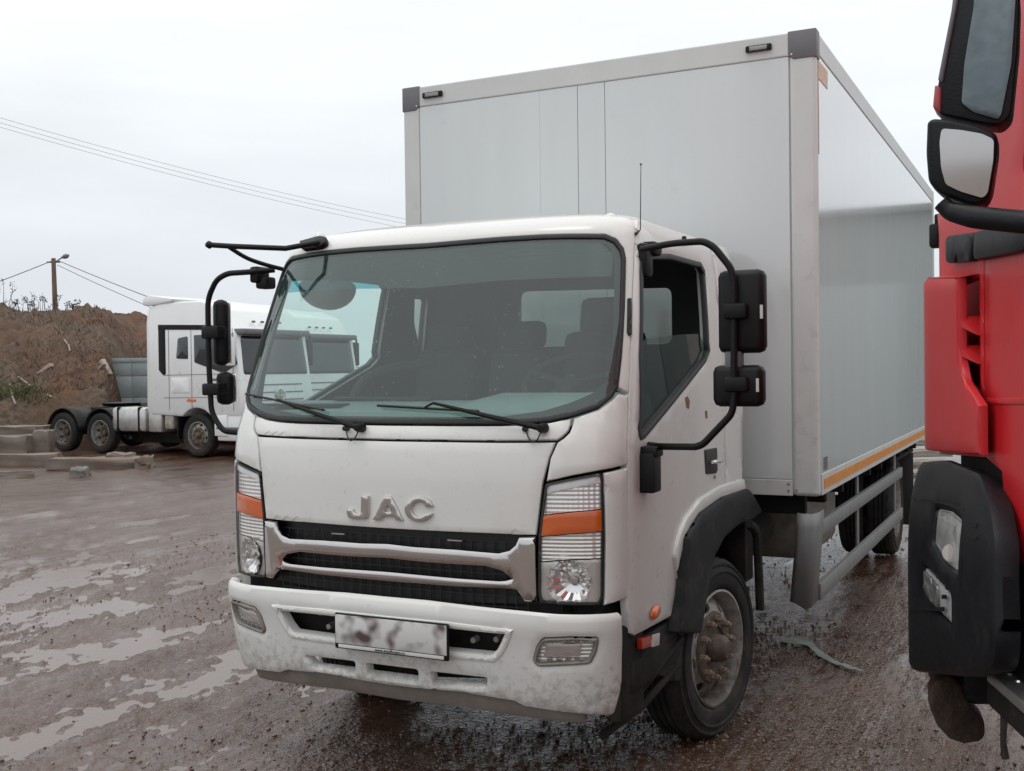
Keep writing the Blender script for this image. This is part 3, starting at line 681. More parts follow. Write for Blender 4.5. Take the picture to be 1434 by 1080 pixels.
for sgn in (1, -1):
    f = (lambda P: np.asarray(P)) if sgn > 0 else mir
    d = sheet('door', CF_, f(door), [white, inner], truck, holes=[f(win)], res=.07, thick=.035, rnd=.006, inset=.0028)
    q = sheet('cab_side_panel', CF_, f(quart), [white, inner], truck, holes=[f(rcorn(qw, .03))], res=.07, thick=.03, rnd=.005, inset=.0025)
    sheet('window_trim', CF_, f(offset(win, -.006)), [rubber, rubber], d, holes=[f(offset(win, .022))], res=.04, thick=.02, rnd=.005, off=.005)
    sheet('window_trim', CF_, f(offset(rcorn(qw, .03), -.008)), [rubber, rubber], q, holes=[f(offset(rcorn(qw, .03), .016))], res=.04, thick=.015, rnd=.004, off=.005)
    sheet('window_pane', CF_, f(offset(rcorn(qw, .03), .01)), [winglass]*2, q, res=.08, thick=0, rnd=0, off=-.008)
    # wheel arch lip, pressed into the door skin
    lip = np.array([wing[4], *arch]); lp = np.concatenate([lip, (lip+np.array([-.045, .075]))[::-1]])
    sheet('wheel_arch_lip', CF_, f(rcorn(lp, .02)), [white, white], d, res=.05, thick=.012, rnd=.02, drop=.012, off=.018)
    if sgn > 0:   # driver's pane wound half down
        gl = cabS.poly([(903, 480), (910, 474), (960, 468), (985, 467), (992, 482), (993.5, 491), (988, 506), (903, 612), (897, 615), (895, 607)])
        sheet('window_pane', CF_, gl, [sideglass]*2, d, res=.08, thick=0, rnd=0, off=-.02)
    else: sheet('window_pane', CF_, mir(offset(win, .01)), [winglass]*2, d, res=.08, thick=0, rnd=0, off=-.02)
# cab back wall with a rear window
def backF(x, z): return np.array([x, YB-.03, z])
bo = np.array([(-.97, .95), (.97, .95), (.99, 1.7), (.95, 2.44), (.85, 2.53), (-.85, 2.53), (-.95, 2.44), (-.99, 1.7)])
rw = rcorn(np.array([(-.345, 1.975), (.62, 1.975), (.62, 2.295), (-.345, 2.315)]), .05)
sheet('back_wall', backF, bo, [inner, white], truck, holes=[rw], res=.15, thick=.04, rnd=.004, flip=False)
sheet('rear_window', backF, offset(rw, .003), [winglass]*2, truck, res=.2, thick=0, rnd=0, off=-.01)
# dark inner shell behind the seams and the lower front
mb = MB(); mb.box((-.93, .0, .55), (.93, 1.0, 1.30), .05); mb.box((-.78, -.08, .62), (.78, .2, 1.55), .05); mb.box((-.9, .14, .62), (.9, .4, 1.60), .04)
mb.box((-.93, .3, .95), (.93, YB-.06, 1.22)); mb.build('cab_floor_frame', darkm, truck)
# interior
mb = MB(); dp = [(-.93, .06), (-.6, .0), (0, -.04), (.6, .0), (.93, .06)]
V = []
for (y_, z_) in ((0.0, 1.60), (.02, 1.655), (.30, 1.70), (.46, 1.69), (.53, 1.62), (.55, 1.25)):
    for x_ in np.linspace(-.96, .96, 13): V.append((x_, y_+.13*(abs(x_)/.96)**3*(1 if y_ < .3 else 0), z_+(.035 if (x_ > .2 and y_ > .25 and z_ > 1.65) else 0)))
F_ = [(i*13+k, i*13+k+1, (i+1)*13+k+1, (i+1)*13+k) for i in range(5) for k in range(12)]
mesh_ob('dashboard', V, F_, [dash], truck, smooth=50)
MB().box((-.6, .27, 1.70), (-.05, .34, 1.716), .004).box((-.9, .1, 1.675), (-.45, .2, 1.69), .004).build('dashboard_vent', rubber, truck)
for xc, wd_ in ((.34, .50), (-.17, .40), (-.64, .44)):
    mb = MB(); mb.box((xc-wd_/2, .85, 1.22), (xc+wd_/2, 1.38, 1.42), .05)
    s = mb.build('seat', seatm, truck)
    R = Matrix.Rotation(math.radians(-10), 3, 'X')
    MB().box((xc-wd_/2+.01, 1.34, 1.35), (xc+wd_/2-.01, 1.47, 2.06 if xc > 0 else 1.98), .06, rot=R, piv=(xc, 1.4, 1.35)).build('backrest', seatm, s, smooth=60)
    MB().box((xc-.15, 1.46, 2.02 if xc > 0 else 1.96), (xc+.15, 1.56, 2.24 if xc > 0 else 2.12), .06, rot=R, piv=(xc, 1.5, 2.0)).build('headrest', seatm, s, smooth=60)
R = Matrix.Rotation(math.radians(-32), 3, 'X')
mb = MB(); ring = [Vector((.23*math.cos(a), .23*math.sin(a), 0)) for a in np.linspace(0, 2*PI, 41)]
c0 = Vector((.50, .66, 1.80)); R2 = Matrix.Rotation(math.radians(28), 3, 'X')
mb.tube([R2 @ p+c0 for p in ring], .015, 8)
for a in (.2, 2.94, 4.4): mb.tube([c0+R2 @ Vector((.22*math.cos(a), .22*math.sin(a), 0)), c0+R2 @ Vector((.03*math.cos(a), .03*math.sin(a), -.03))], .016, 6)
mb.lathe([(-.05, .0), (-.05, .07), (-.01, .08), (.0, .0)], 16, 'z', c0)
mb.tube([c0, (.5, .35, 1.45)], .03, 8)
mb.build('steering_wheel', seatm, truck)
mb = MB(); mb.tube([(-.55, .33, 1.66), (-.52, .40, 1.80), (-.45, .55, 1.86), (-.30, .75, 1.88)], .022, 8, smoothn=.08)
mb.build('grab_handle', seatm, truck)
MB().box((-.9, .30, 2.40), (-.1, .60, 2.425), .01, rot=Matrix.Rotation(.3, 3, 'X')).box((.08, .30, 2.40), (.85, .60, 2.425), .01, rot=Matrix.Rotation(.3, 3, 'X')).build('sun_visor', inner, truck)
# ---- lettering on the hood
def letter(ch, px, holes=()):
    P = cabS.poly(px); H = [cabS.poly(h) for h in holes]
    o = sheet('emblem_letter', CF_, rcorn(P, .004, 2), [chrome, chrome], truck, holes=H, res=.02, thick=.018, rnd=.0014, drop=.0014, off=.014); o['label'] = 'chrome letter '+ch; return o
cx = lambda X, Y: (460+.2314*X, 680+.2314*Y)
letter('J', [cx(*p) for p in ((208, 60), (253, 62), (251, 165), (246, 188), (232, 200), (160, 200), (132, 194), (122, 172), (120, 141), (158, 141), (162, 158), (176, 167), (200, 167), (206, 155))])
letter('A', [cx(*p) for p in ((340, 65), (387, 66), (459, 209), (418, 209), (405, 186), (341, 184), (326, 207), (276, 206))], [[cx(*p) for p in ((366, 110), (390, 160), (349, 159))]])
arc = lambda rx, ry, a0, a1, n: [cx(556+rx*math.cos(math.radians(a)), 142-ry*math.sin(math.radians(a))) for a in np.linspace(a0, a1, n)]
letter('C', arc(86, 75, 12, 348-8, 22)[0:]+[cx(594, 170)]+arc(46, 46, 320, 35, 14)+[cx(592, 128)])
# ---- chrome grille
gr_out = [(538, 760), (580, 764.6), (640, 768.5), (699, 773.6), (714, 770), (722, 763), (727, 752), (751, 751.5), (753, 844.5), (735, 842.5), (729, 834), (724, 826), (700, 824.5), (640, 822), (538, 814)]
gr = full(cabS.poly(gr_out)); s2 = full(cabS.poly([(538, 782), (600, 788.5), (681, 793.5), (704, 800), (718, 811.5), (700, 812.5), (640, 808.5), (538, 799)]))
grille = sheet('grille', CF_, gr, [chrome, darkm], truck, holes=[s2], res=.035, thick=.02, rnd=.014, drop=.014, off=.012)
gb = full(cabS.poly([(538, 742), (640, 747), (752, 751.5), (753, 850), (640, 848), (538, 842)]))
sheet('grille_backing', CF_, gb, [rubber, rubber], truck, res=.08, thick=.01, rnd=0, off=-.06)
mb = MB()
for i in range(26):
    a = CF_(-.62+i*.05, 1.13)+np.array([0, .045, 0]); b_ = CF_(-.62+i*.05, .84)+np.array([0, .045, 0]); mb.tube([a, b_], .0035, 4)
for v in np.arange(.86, 1.14, .045):
    mb.tube([CF_(s, v)+np.array([0, .043, 0]) for s in np.linspace(-.62, .63, 9)], .003, 4)
mb.build('radiator_mesh', rubber, grille)
for px_ in ((470, 748.5), (634, 758)):
    p = cabS.world(*px_, -.02); MB().box(p-(.035, .006, .003), p+(.035, .006, .003), .002).build('grille_clip', steel, grille)
# ---- headlights
hl_px = [(763, 677), (800, 669.5), (842, 661.5), (846, 671), (847, 750), (846, 836.6), (841, 848), (800, 848.5), (755.6, 845), (752.5, 833), (753.5, 749), (757.5, 715)]
amb = [(757.5, 723), (800, 718.5), (845, 714.5), (845.5, 744), (800, 747.5), (754.2, 751.5)]
upp = [(763, 680), (800, 672.5), (840.5, 665), (844, 673), (845, 713), (800, 717), (758, 721.5)]
mdl = [(754.6, 753), (800, 749), (845.5, 745.5), (845.5, 782), (800, 784), (754.5, 787)]
low = [(754.5, 789), (800, 786), (845, 784), (845, 836), (840, 846), (800, 846.5), (757, 843.5), (754, 832)]
for sgn in (1, -1):
    f = (lambda P: np.asarray(P)) if sgn > 0 else mir
    h = sheet('headlight', CF_, f(cabS.poly(hl_px)), [lensglass, rubber], truck, res=.04, thick=0, rnd=.006, off=.004, inset=.005)
    sheet('headlight_rim', CF_, f(rcorn(offset(cabS.poly(hl_px), .002), .012)), [rubber]*2, h, holes=[f(rcorn(offset(cabS.poly(hl_px), .012), .012))], res=.04, thick=.06, rnd=.002, off=0)
    sheet('indicator_lens', CF_, f(cabS.poly(amb)), [orange]*2, h, res=.03, thick=.01, rnd=.002, off=-.003)
    sheet('clear_lens', CF_, f(cabS.poly(upp)), [ribclear]*2, h, res=.03, thick=.005, rnd=0, off=-.014)
    sheet('ribbed_lens', CF_, f(cabS.poly(mdl)), [ribmid]*2, h, res=.03, thick=.005, rnd=0, off=-.014)
    lc = cabS.inv(797, 817); hole = np.array([(lc[0]+.088*math.cos(a), lc[1]+.086*math.sin(a)) for a in np.linspace(0, 2*PI, 28, endpoint=False)])
    sheet('lamp_surround', CF_, f(cabS.poly(low)), [mat('lamp_silver_grey', (.56, .54, .51), .3, .35)]*2, h, holes=[f(hole)], res=.03, thick=.01, rnd=.004, off=-.012)
    sheet('lens_top', CF_, f(cabS.poly([(764, 681), (800, 673.5), (840, 666.5), (842, 676), (800, 684), (763, 692)])), [mat('lens_white', (.85, .86, .86), .2)]*2, h, res=.03, thick=.004, rnd=.001, off=-.008)
    # dipped-beam bowl with facets and bulb
    c = cabS.world(797, 817, -.006); c = np.array([c[0]*sgn, c[1], c[2]])
    mb = MB(); prof = [(0, .088), (.012, .088), (.03, .078), (.05, .05), (.058, .022), (.06, .0)]
    V = []; nn = 28
    for (d_, r0) in prof:
        for k in range(nn):
            a = 2*PI*k/nn; rq = r0*(1+(.06 if k % 2 else -.05))*min(1, .95/max(abs(math.cos(a))**6+abs(math.sin(a))**6, .01)**(1/6)); V.append((c[0]+rq*math.cos(a)*.93, c[1]+d_-.004+(rq*math.cos(a)*sgn)*.42, c[2]+rq*math.sin(a)*1.02))
    Fq = [(i*nn+k, i*nn+(k+1) % nn, (i+1)*nn+(k+1) % nn, (i+1)*nn+k) for i in range(len(prof)-1) for k in range(nn)]
    mesh_ob('reflector', V, Fq, [chromel], h, smooth=12)
    MB().lathe([(-.002, .0), (.0, .016), (.008, .021), (.03, .020), (.045, .012)], 20, 'y', (c[0]+.018*sgn, c[1]+.012, c[2]+.006)).build('bulb_cap', chrome, h)
    uc = cabS.world(800, 700, -.03)
    MB().lathe([(-.012, .0), (-.006, .03), (.004, .04), (.018, .044)], 20, 'y', (uc[0]*sgn, uc[1]+.01, uc[2])).build('bulb', chromel, h)
# ---- bumper
bumS = Skin([(.35, -.13), (.45, -.165), (.56, -.19), (.72, -.215), (.82, -.232), (.86, -.224), (.885, -.20), (.92, -.12)], [(.35, .985), (.5, 1.005), (.7, 1.02), (.84, 1.02), (.92, 1.0)], D=.34)
bu = bumS.poly([(536, 831), (600, 836.5), (732, 852), (782, 857), (840, 857), (868, 855.5), (873.5, 862), (873.5, 925), (873, 980), (871, 998), (863, 1003.5), (818, 1003), (760, 996), (735, 992), (718, 984), (652, 973), (580, 966), (533, 960)])
BU = full(bu)
opn = full(bumS.poly([(536, 871), (628, 880), (707, 888.5), (702, 900), (696, 911), (688, 918.5), (632, 913), (536, 903)]))
def half_hole(px_): return bumS.poly(px_)
sl = []
for q in ([(427, 920), (495, 928.5), (495.5, 942), (437, 934)], [(513, 931), (583, 940), (584, 954), (515, 945)], [(603, 943), (680, 951.5), (679.5, 963), (606, 958)]): sl.append(rcorn(bumS.poly(q), .008))
fog = rcorn(bumS.poly([(760.6, 895.5), (800, 894), (838, 894.6), (834, 914), (826, 929), (790, 931.5), (753, 933), (747, 926), (752, 907)]), .012)
fogO = offset(fog, -.028)
bump = sheet('bumper', bumS.F, BU, [bumperw, darkm], truck, holes=[opn, *sl, fog, mir(fog)], res=.03, thick=.03, rnd=.022, drop=.020)
# soft swage round each opening
sheet('bumper_opening_surround', bumS.F, offset(opn, -.03), [bumperw]*2, bump, holes=[offset(opn, .001)], res=.04, thick=.02, rnd=.012, off=.008)
sheet('bumper_backing', bumS.F, full(bumS.poly([(536, 866), (720, 886), (720, 968), (536, 962)])), [darkm]*2, bump, res=.1, thick=.01, rnd=0, off=-.11)
for px_ in ((438, 866), (688, 903), (655, 904), (450, 884)):
    p = bumS.world(*px_, -.06); MB().lathe([(-.012, .0), (-.010, .012), (.0, .014), (.03, .014)], 10, 'y', p).build('bolt', steel, bump)
for sgn in (1, -1):
    f = (lambda P: np.asarray(P)) if sgn > 0 else mir
    fl = sheet('fog_light', bumS.F, f(offset(fog, .004)), [lensglass]*2, truck, res=.04, thick=0, rnd=.008, off=-.004)
    sheet('fog_light_rim', bumS.F, f(offset(fog, -.001)), [steel]*2, fl, holes=[f(offset(fog, .010))], res=.03, thick=.03, rnd=.004, off=.004)
    sheet('fog_light_housing', bumS.F, f(offset(fog, .004)), [ribmid]*2, fl, res=.04, thick=.005, rnd=0, off=-.022)
    tr = rcorn(bumS.poly([(764, 905), (815, 904), (812, 921), (760, 922)]), .004)
    sheet('fog_lamp_window', bumS.F, f(tr), [chromel]*2, fl, res=.05, thick=.004, rnd=.002, off=-.014)
    for k in range(5):
        for yy in (900, 925.5):
            q = bumS.poly([(765+k*13, yy-1.8), (773+k*13, yy-1.8), (773+k*13, yy+1.8), (765+k*13, yy+1.8)])
            sheet('led_lens', bumS.F, f(q), [chrome]*2, fl, res=.05, thick=.003, rnd=.0015, off=-.012)
sheet('bumper_apron', bumS.F, full(bumS.poly([(533, 958), (652, 971), (735, 990), (822, 1003), (820, 1021), (740, 1012), (640, 996), (533, 983)])), [mat('apron_grey', (.20, .185, .165), .7, var=.2, dirt=MUD, dirt_amt=.4, zlo=.3, zhi=.6), darkm], truck, res=.06, thick=.02, rnd=.004, off=-.03)
# number plate: blank white plate, smudged by mud, in a holder with the body builder's web address
ypl = -.262
pc = [at(*p, 'y', ypl) for p in ((468, 858), (627, 877), (622, 922), (469, 907))]
x0, x1 = pc[0][0], pc[1][0]; z1 = pc[0][2]; z0 = pc[3][2]
def plate_mat():
    m, n, l, b = nt('plate_white'); ge = n.new('ShaderNodeNewGeometry')
    t = n.new('ShaderNodeTexNoise'); t.inputs['Scale'].default_value = 13; t.inputs['Detail'].default_value = 1; l.new(ge.outputs['Position'], t.inputs['Vector'])
    r = n.new('ShaderNodeValToRGB'); r.color_ramp.elements[0].position = .36; r.color_ramp.elements[0].color = (.09, .06, .06, 1); r.color_ramp.elements[1].position = .58; r.color_ramp.elements[1].color = (.58, .58, .57, 1)
    l.new(t.outputs[0], r.inputs[0]); l.new(r.outputs[0], b.inputs['Base Color']); b.inputs['Roughness'].default_value = .45; return m
pl_ = MB().box((x0, ypl, z0-.002), (x1, ypl+.016, z1), .006).build('number_plate', black, truck)
MB().box((x0+.006, ypl-.003, z0+.022), (x1-.006, ypl+.002, z1-.006), .002).build('plate_face', plate_mat(), pl_)
MB().box((x0+.02, ypl-.0015, z0+.004), (x1-.02, ypl+.002, z0+.019), .001).build('plate_strip', mat('strip_white', (.6, .6, .58), .5), pl_)
def text_ob(name, s, size, m, loc, rot, parent, depth=.0015, align='CENTER'):
    cu = bpy.data.curves.new(name, 'FONT'); cu.body = s; cu.size = size; cu.extrude = depth; cu.align_x = align; cu.align_y = 'CENTER'
    t = bpy.data.objects.new(name, cu); COL.objects.link(t); dg = bpy.context.evaluated_depsgraph_get(); me = bpy.data.meshes.new_from_object(t.evaluated_get(dg))
    bpy.data.objects.remove(t); me.materials.clear(); me.materials.append(m)
    o = bpy.data.objects.new(name, me); COL.objects.link(o); o.location = loc; o.rotation_euler = rot
    if parent: o.parent = parent
    return o
text_ob('plate_lettering', 'www.avtofurgon.ru', .019, rubber, ((x0+x1)/2, ypl-.002, z0+.012), (PI/2, 0, 0), pl_)
# tow eye bracket and step bar under the corner, dark brackets beside the bumper
mb = MB(); mb.box((.80, .10, .48), (1.0, .75, .62), .02); mb.box((.93, .0, .40), (.99, .28, .78), .015)
mb.tube([(.90, .15, .36), (.98, .40, .50), (1.0, .74, .58)], .022, 8); mb.tube([(.86, .1, .30), (.96, .35, .38), (1.0, .7, .47)], .018, 8)
mb.build('step_bracket', darkm, truck)
mud = cabS.poly([(905, 893), (940, 871), (970, 889), (973, 950), (950, 955), (930, 948), (900, 935)])
sheet('mudguard_front', CF_, rcorn(mud, .02), [blackdirty]*2, truck, res=.06, thick=.03, rnd=.01, off=-.01)
p = cabS.world(915, 857, .012)
mb = MB()
V = []; 
for i in range(9):
    for k in range(16):
        a = i/8*PI/2; b2 = k/16*2*PI; V.append((p[0]+.018*math.cos(a)-.004, p[1]+.05*math.sin(a)*math.cos(b2)*1.1, p[2]+.028*math.sin(a)*math.sin(b2)+.006*math.cos(b2)))
mesh_ob('side_indicator', V, [(i*16+k, i*16+(k+1) % 16, (i+1)*16+(k+1) % 16, (i+1)*16+k) for i in range(8) for k in range(16)], [orange], truck, smooth=80)
q = cabS.poly([(895, 895), (908, 890), (909, 905), (896, 909)]); sheet('side_reflector', CF_, q, [mat('red_reflector', (.45, .03, .01), .25, coat=.6)]*2, truck, res=.05, thick=.02, rnd=.002, off=.012)
q = cabS.poly([(910, 889), (920, 886), (919, 903), (909, 906)]); sheet('side_tag', CF_, q, [mat('tag_white', (.6, .6, .58), .5)]*2, truck, res=.05, thick=.004, rnd=.001, off=.014)
# ---- front fender (dark plastic)
fend_px = [(947, 812), (948, 797), (952, 752), (973, 718), (1004, 696), (1040, 684), (1046, 692), (1059, 716), (1045, 727), (1025, 735), (1005, 752), (990, 780), (984, 806), (977, 850), (971, 886), (938, 886), (944, 850)]
fen = cabS.poly(fend_px)
for sgn in (1, -1):
    f = (lambda P: np.asarray(P)) if sgn > 0 else mir
    sheet('fender', CF_, f(rcorn(fen, .015)), [blackdirty]*2, truck, res=.06, thick=.25, rnd=.02, off=.045)
    # rear half and inner liner as a rolled sheet
    V = []; yc, zc, R0 = 1.22, .46, .56
    A = np.linspace(math.radians(-12), math.radians(178), 28)
    for a in A:
        for xx, dr in ((.66, 0), (.98, 0), (1.0, -.015)): V.append((xx*sgn, yc+(R0+dr)*math.cos(a), zc+(R0+dr)*math.sin(a)))
    mesh_ob('wheel_liner', V, [(i*3+k, i*3+k+1, (i+1)*3+k+1, (i+1)*3+k) for i in range(27) for k in range(2)], [blackdirty], truck, smooth=60)
    MB().box((.72*sgn, 1.86, .16), (1.04*sgn, 1.875, .62), .004).build('mudflap', rubber, truck)
# ---- wheels
def wheel(parent, loc, R=.447, W=.25, sgn=1, steer=0., dish=.06, hubout=.08, nuts=10, outset=True, name='wheel'):
    """tyre mesh with rim, hub and nuts; outer face towards +x * sgn"""
    mb = MB(); w = W/2; rr_ = R*.635
    prof = [(-w+.03, rr_), (-w+.005, rr_+.02), (-w, R*.80), (-w+.012, R*.93), (-w+.035, R-.006), (-w+.05, R)]
    g = np.linspace(-w+.05, w-.05, 5)
    for i, x_ in enumerate(g[1:-1]): prof += [(x_-.008, R), (x_-.005, R-.012), (x_+.005, R-.012), (x_+.008, R)]
    prof += [(w-.05, R), (w-.035, R-.006), (w-.014, R*.945), (w-.008, R*.94), (w-.008, R*.915), (w-.012, R*.905), (w-.004, R*.86), (w+.003, R*.855), (w+.003, R*.84), (w-.002, R*.83), (w-.001, R*.80), (w-.002, R*.72), (w-.008, rr_+.02), (w-.03, rr_)]
    n = 72; V = []; F_ = []
    for (x_, r_) in prof:
        for k in range(n):
            a = 2*PI*k/n; rq = r_-(.010 if (r_ > R-.004 and abs(x_) > w-.07 and k % 3 == 0) else 0); V.append((x_*sgn, rq*math.cos(a), rq*math.sin(a)))
    F_ = [(i*n+k, i*n+(k+1) % n, (i+1)*n+(k+1) % n, (i+1)*n+k) for i in range(len(prof)-1) for k in range(n)]
    t = MB().add(V, F_).build(name, tyrem, parent, smooth=30); t.location = loc; t.rotation_euler = (0, 0, steer)
    rp = [(w-.028, rr_+.004), (w-.012, rr_+.006), (w-.010, rr_-.004), (w-.026, rr_-.012), (w-.06, rr_-.022), (w-.10, rr_-.026), (-w+.03, rr_-.02), (-w+.02, rr_+.004)]
    MB().lathe([(a*sgn, b) for a, b in rp], 56, 'x', caps=False).build('rim', rimm, t)
    ro_ = rr_-.022; rh = R*.40
    circ = lambda r, n_, cx_=0, cy_=0: np.array([(cx_+r*math.cos(2*PI*i/n_), cy_+r*math.sin(2*PI*i/n_)) for i in range(n_)])
    hx = w-.10 if dish >= 0 else -w*.1
    def D(a, b):
        r_ = math.hypot(a, b); q = min(1, max(0, (ro_-r_)/(ro_-rh))); x_ = (w-.105)+dish*math.sin(q*PI/2)
        return np.array([x_*sgn, a, b])
    holes = []
    for i in range(8):
        a = 2*PI*(i+.3)/8; rm = ro_-.046; c_ = circ(.033, 12); c_ = np.stack([c_[:, 0], c_[:, 1]*1.25], 1)
        ca, sa = math.cos(a), math.sin(a); holes.append(np.stack([rm*ca+c_[:, 0]*ca-c_[:, 1]*sa, rm*sa+c_[:, 0]*sa+c_[:, 1]*ca], 1))
    sheet('wheel_disc', D, circ(ro_, 48), [rimm]*2, t, holes=holes, res=.035, thick=.012, rnd=.004, flip=(sgn < 0))
    bx = (w-.105+dish)
    MB().lathe([((bx+a)*sgn, b) for a, b in ((0, rh), (.014, rh-.010), (.016, rh*.60), (.004, rh*.56), (.004, rh*.40), (hubout-.02, rh*.36), (hubout+.008, rh*.24), (hubout+.016, 0))], 36, 'x').build('hub', rust, t)
    nut = None
    for i in range(nuts):
        a = 2*PI*(i+.25)/nuts; y_, z_ = rh*.80*math.cos(a), rh*.80*math.sin(a)
        if nut is None:
            nut = MB().lathe([(0, .021), (.006*sgn, .021), (.008*sgn, .017), (.034*sgn, .017), (.037*sgn, .010), (.047*sgn, .010), (.049*sgn, 0)], 6, 'x').build('wheel_nut', nutm, t); nn_ = nut
        else: nn_ = nut.copy(); COL.objects.link(nn_)
        nn_.location = ((bx+.008)*sgn, y_, z_)
    return t
wheel(truck, (.945, 1.20, .44), steer=math.radians(-10))
wheel(truck, (-.945, 1.20, .44), sgn=-1, steer=math.radians(-10))
for sgn in (1, -1):
    wheel(truck, (1.06*sgn, 7.05, .47), R=.47, sgn=sgn, dish=-.10, hubout=.10)
    wheel(truck, (.80*sgn, 7.05, .47), R=.47, sgn=sgn, dish=.02, nuts=0)
# ---- chassis
mb = MB()
for sgn in (1, -1): mb.box((.36*sgn, .1, .72), (.44*sgn, 8.9, .95), .01)
for y_ in (1.9, 3.2, 4.6, 6.1, 7.9): mb.box((-.38, y_, .76), (.38, y_+.08, .9), .01)
mb.build('chassis_rails', darkm, truck)
mb = MB(); mb.box((-.85, 1.12, .36), (.85, 1.26, .50), .03); mb.tube([(-.9, 7.05, .47), (.9, 7.05, .47)], .09, 14); mb.lathe([(-.2, .05), (-.15, .2), (.15, .2), (.2, .05)], 18, 'x', (0, 7.05, .47)); mb.build('axles', darkm, truck)
mb = MB()
for y_ in np.arange(2.35, 8.5, .62): mb.box((-1.25, y_, .97), (1.25, y_+.07, 1.08), .006)
mb.build('floor_bearers', darkm, truck)
mb = MB(); mb.box((-.45, .25, .42), (.45, 1.1, .95), .08); mb.box((-.35, .9, .35), (.35, 1.6, .7), .1); mb.build('engine_block', darkm, truck)
mb = MB(); mb.box((.50, 3.6, .48), (1.02, 4.7, .94), .08); mb.build('fuel_tank', steel, truck)
mb = MB(); mb.box((.55, 1.95, .62), (1.0, 2.12, 1.04), .01); mb.build('equipment_box', darkm, truck)
MB().box((-1.0, 2.6, .5), (-.5, 4.2, .95), .05).build('battery_box', darkm, truck); MB().lathe([(0, .0), (.0, .13), (.8, .13), (.8, 0)], 20, 'y', (.72, 2.5, .75)).build('air_tank', darkm, truck)
MB().tube([(1.08, 1.72, .99), (1.10, 1.80, .94), (1.10, 1.84, .70), (1.10, 1.86, .50)], .025, 8, smoothn=.1).build('fender_stay', darkm, truck)
for sgn in (1, -1):
    MB().box((.68*sgn, 6.35, .95), (1.25*sgn, 7.75, .985), .01).build('rear_mudguard', darkm, truck); MB().box((.68*sgn, 7.72, .2), (1.25*sgn, 7.735, .94), .004).build('mudflap', rubber, truck)
# ---- side guard
for sgn in (1, -1):
    yq = 2.2; X = 1.335*sgn
    g_ = MB()
    prof = [(1.235*sgn, 2.20), (1.27*sgn, 2.165), (1.325*sgn, 2.165), (1.35*sgn, 2.21), (1.35*sgn, 2.40)]
    V = []
    for k, z_ in enumerate((1.0, .92, .5)):
        sh = (0, -.02, -.07)[k]*1.0
        for (x_, y_) in prof: V.append((x_-(.03*sgn if k == 2 else 0), y_+sh, z_-(.03 if k == 2 and abs(x_) > 1.3 else 0)))
    me = [(i*5+k, i*5+k+1, (i+1)*5+k+1, (i+1)*5+k) for i in range(2) for k in range(4)]
    g_.add(V, me); gd = g_.build('side_guard', guardm, truck, smooth=60)
    sm_ = gd.modifiers.new('thickness', 'SOLIDIFY'); sm_.thickness = .012
    for z0_, z1_ in ((.84, .93), (.47, .57)):
        V = []
        pr_ = [(X-.03*sgn, z1_), (X-.004*sgn, z1_), (X, z1_-.006), (X, z0_+.006), (X-.004*sgn, z0_), (X-.03*sgn, z0_)]
        for y_ in (2.36, 6.15):
            for (x_, z_) in pr_: V.append((x_, y_, z_))
        MB().add(V, [(k, k+1, 6+k+1, 6+k) for k in range(5)]+[(0, 6, 11, 5), tuple(range(6)), tuple(range(6, 12))]).build('guard_rail', guardm, gd)
    for y_ in (3.9, 5.9): MB().box((X-.05*sgn, y_, .47), (X-.034*sgn, y_+.07, 1.05), .004).build('guard_post', guardm, gd)
# ---- cargo box
BX, BY0, BY1, BZ0, BZ1 = 1.3645, 2.19, 8.75, 1.095, 3.74
body = MB().box((-BX+.02, BY0+.02, BZ0+.02), (BX-.02, BY1-.02, BZ1-.012)).build('cargo_box', boxw, truck)
def part(nm, a, b, m, bev=.004, par=body, lab=None):
    o = MB().box(a, b, bev).build(nm, m, par, smooth=14)
    if lab: o['label'] = lab
    return o
xs = [-1.24, -.355, -.095, .087, 1.213]
for a, b in zip(xs[:-1], xs[1:]): part('front_panel', (a+(.0004 if abs(a+.355) < .01 else .0015), BY0+.004, 1.19), (b-(.0004 if abs(b+.355) < .01 else .0015), BY0+.03, 3.605), boxw, .0008 if a < -.3 else .002)
part('corner_post', (-BX, BY0, BZ0), (-1.243, BY0+.12, BZ1-.13), boxf, .012); part('corner_post', (1.216, BY0, BZ0), (BX, BY0+.06, BZ1-.125), boxf, .02)
part('top_rail', (-BX+.12, BY0-.001, 3.607), (BX-.14, BY0+.08, BZ1), boxf, .008); part('bottom_rail', (-1.24, BY0, BZ0), (1.214, BY0+.05, 1.187), boxf, .004)
part('top_rail', (BX-.06, BY0+.10, 3.615), (BX+.002, BY1, BZ1), boxf, .008); part('top_rail', (-BX-.002, BY0+.10, 3.615), (-BX+.06, BY1, BZ1), boxf, .008)
part('bottom_rail', (BX-.06, BY0+.07, BZ0), (BX+.003, BY1, BZ0+.125), boxf, .005); part('bottom_rail', (-BX-.003, BY0+.07, BZ0), (-BX+.06, BY1, BZ0+.125), boxf, .005)
part('side_panel', (BX-.03, BY0+.062, BZ0+.127), (BX-.002, BY1-.01, 3.612), boxw, .002); part('side_panel', (-BX+.002, BY0+.062, BZ0+.127), (-BX+.03, BY1-.01, 3.612), boxw, .002)
part('roof_panel', (-BX+.05, BY0+.05, BZ1-.015), (BX-.05, BY1-.05, BZ1+.004), boxf, .003)
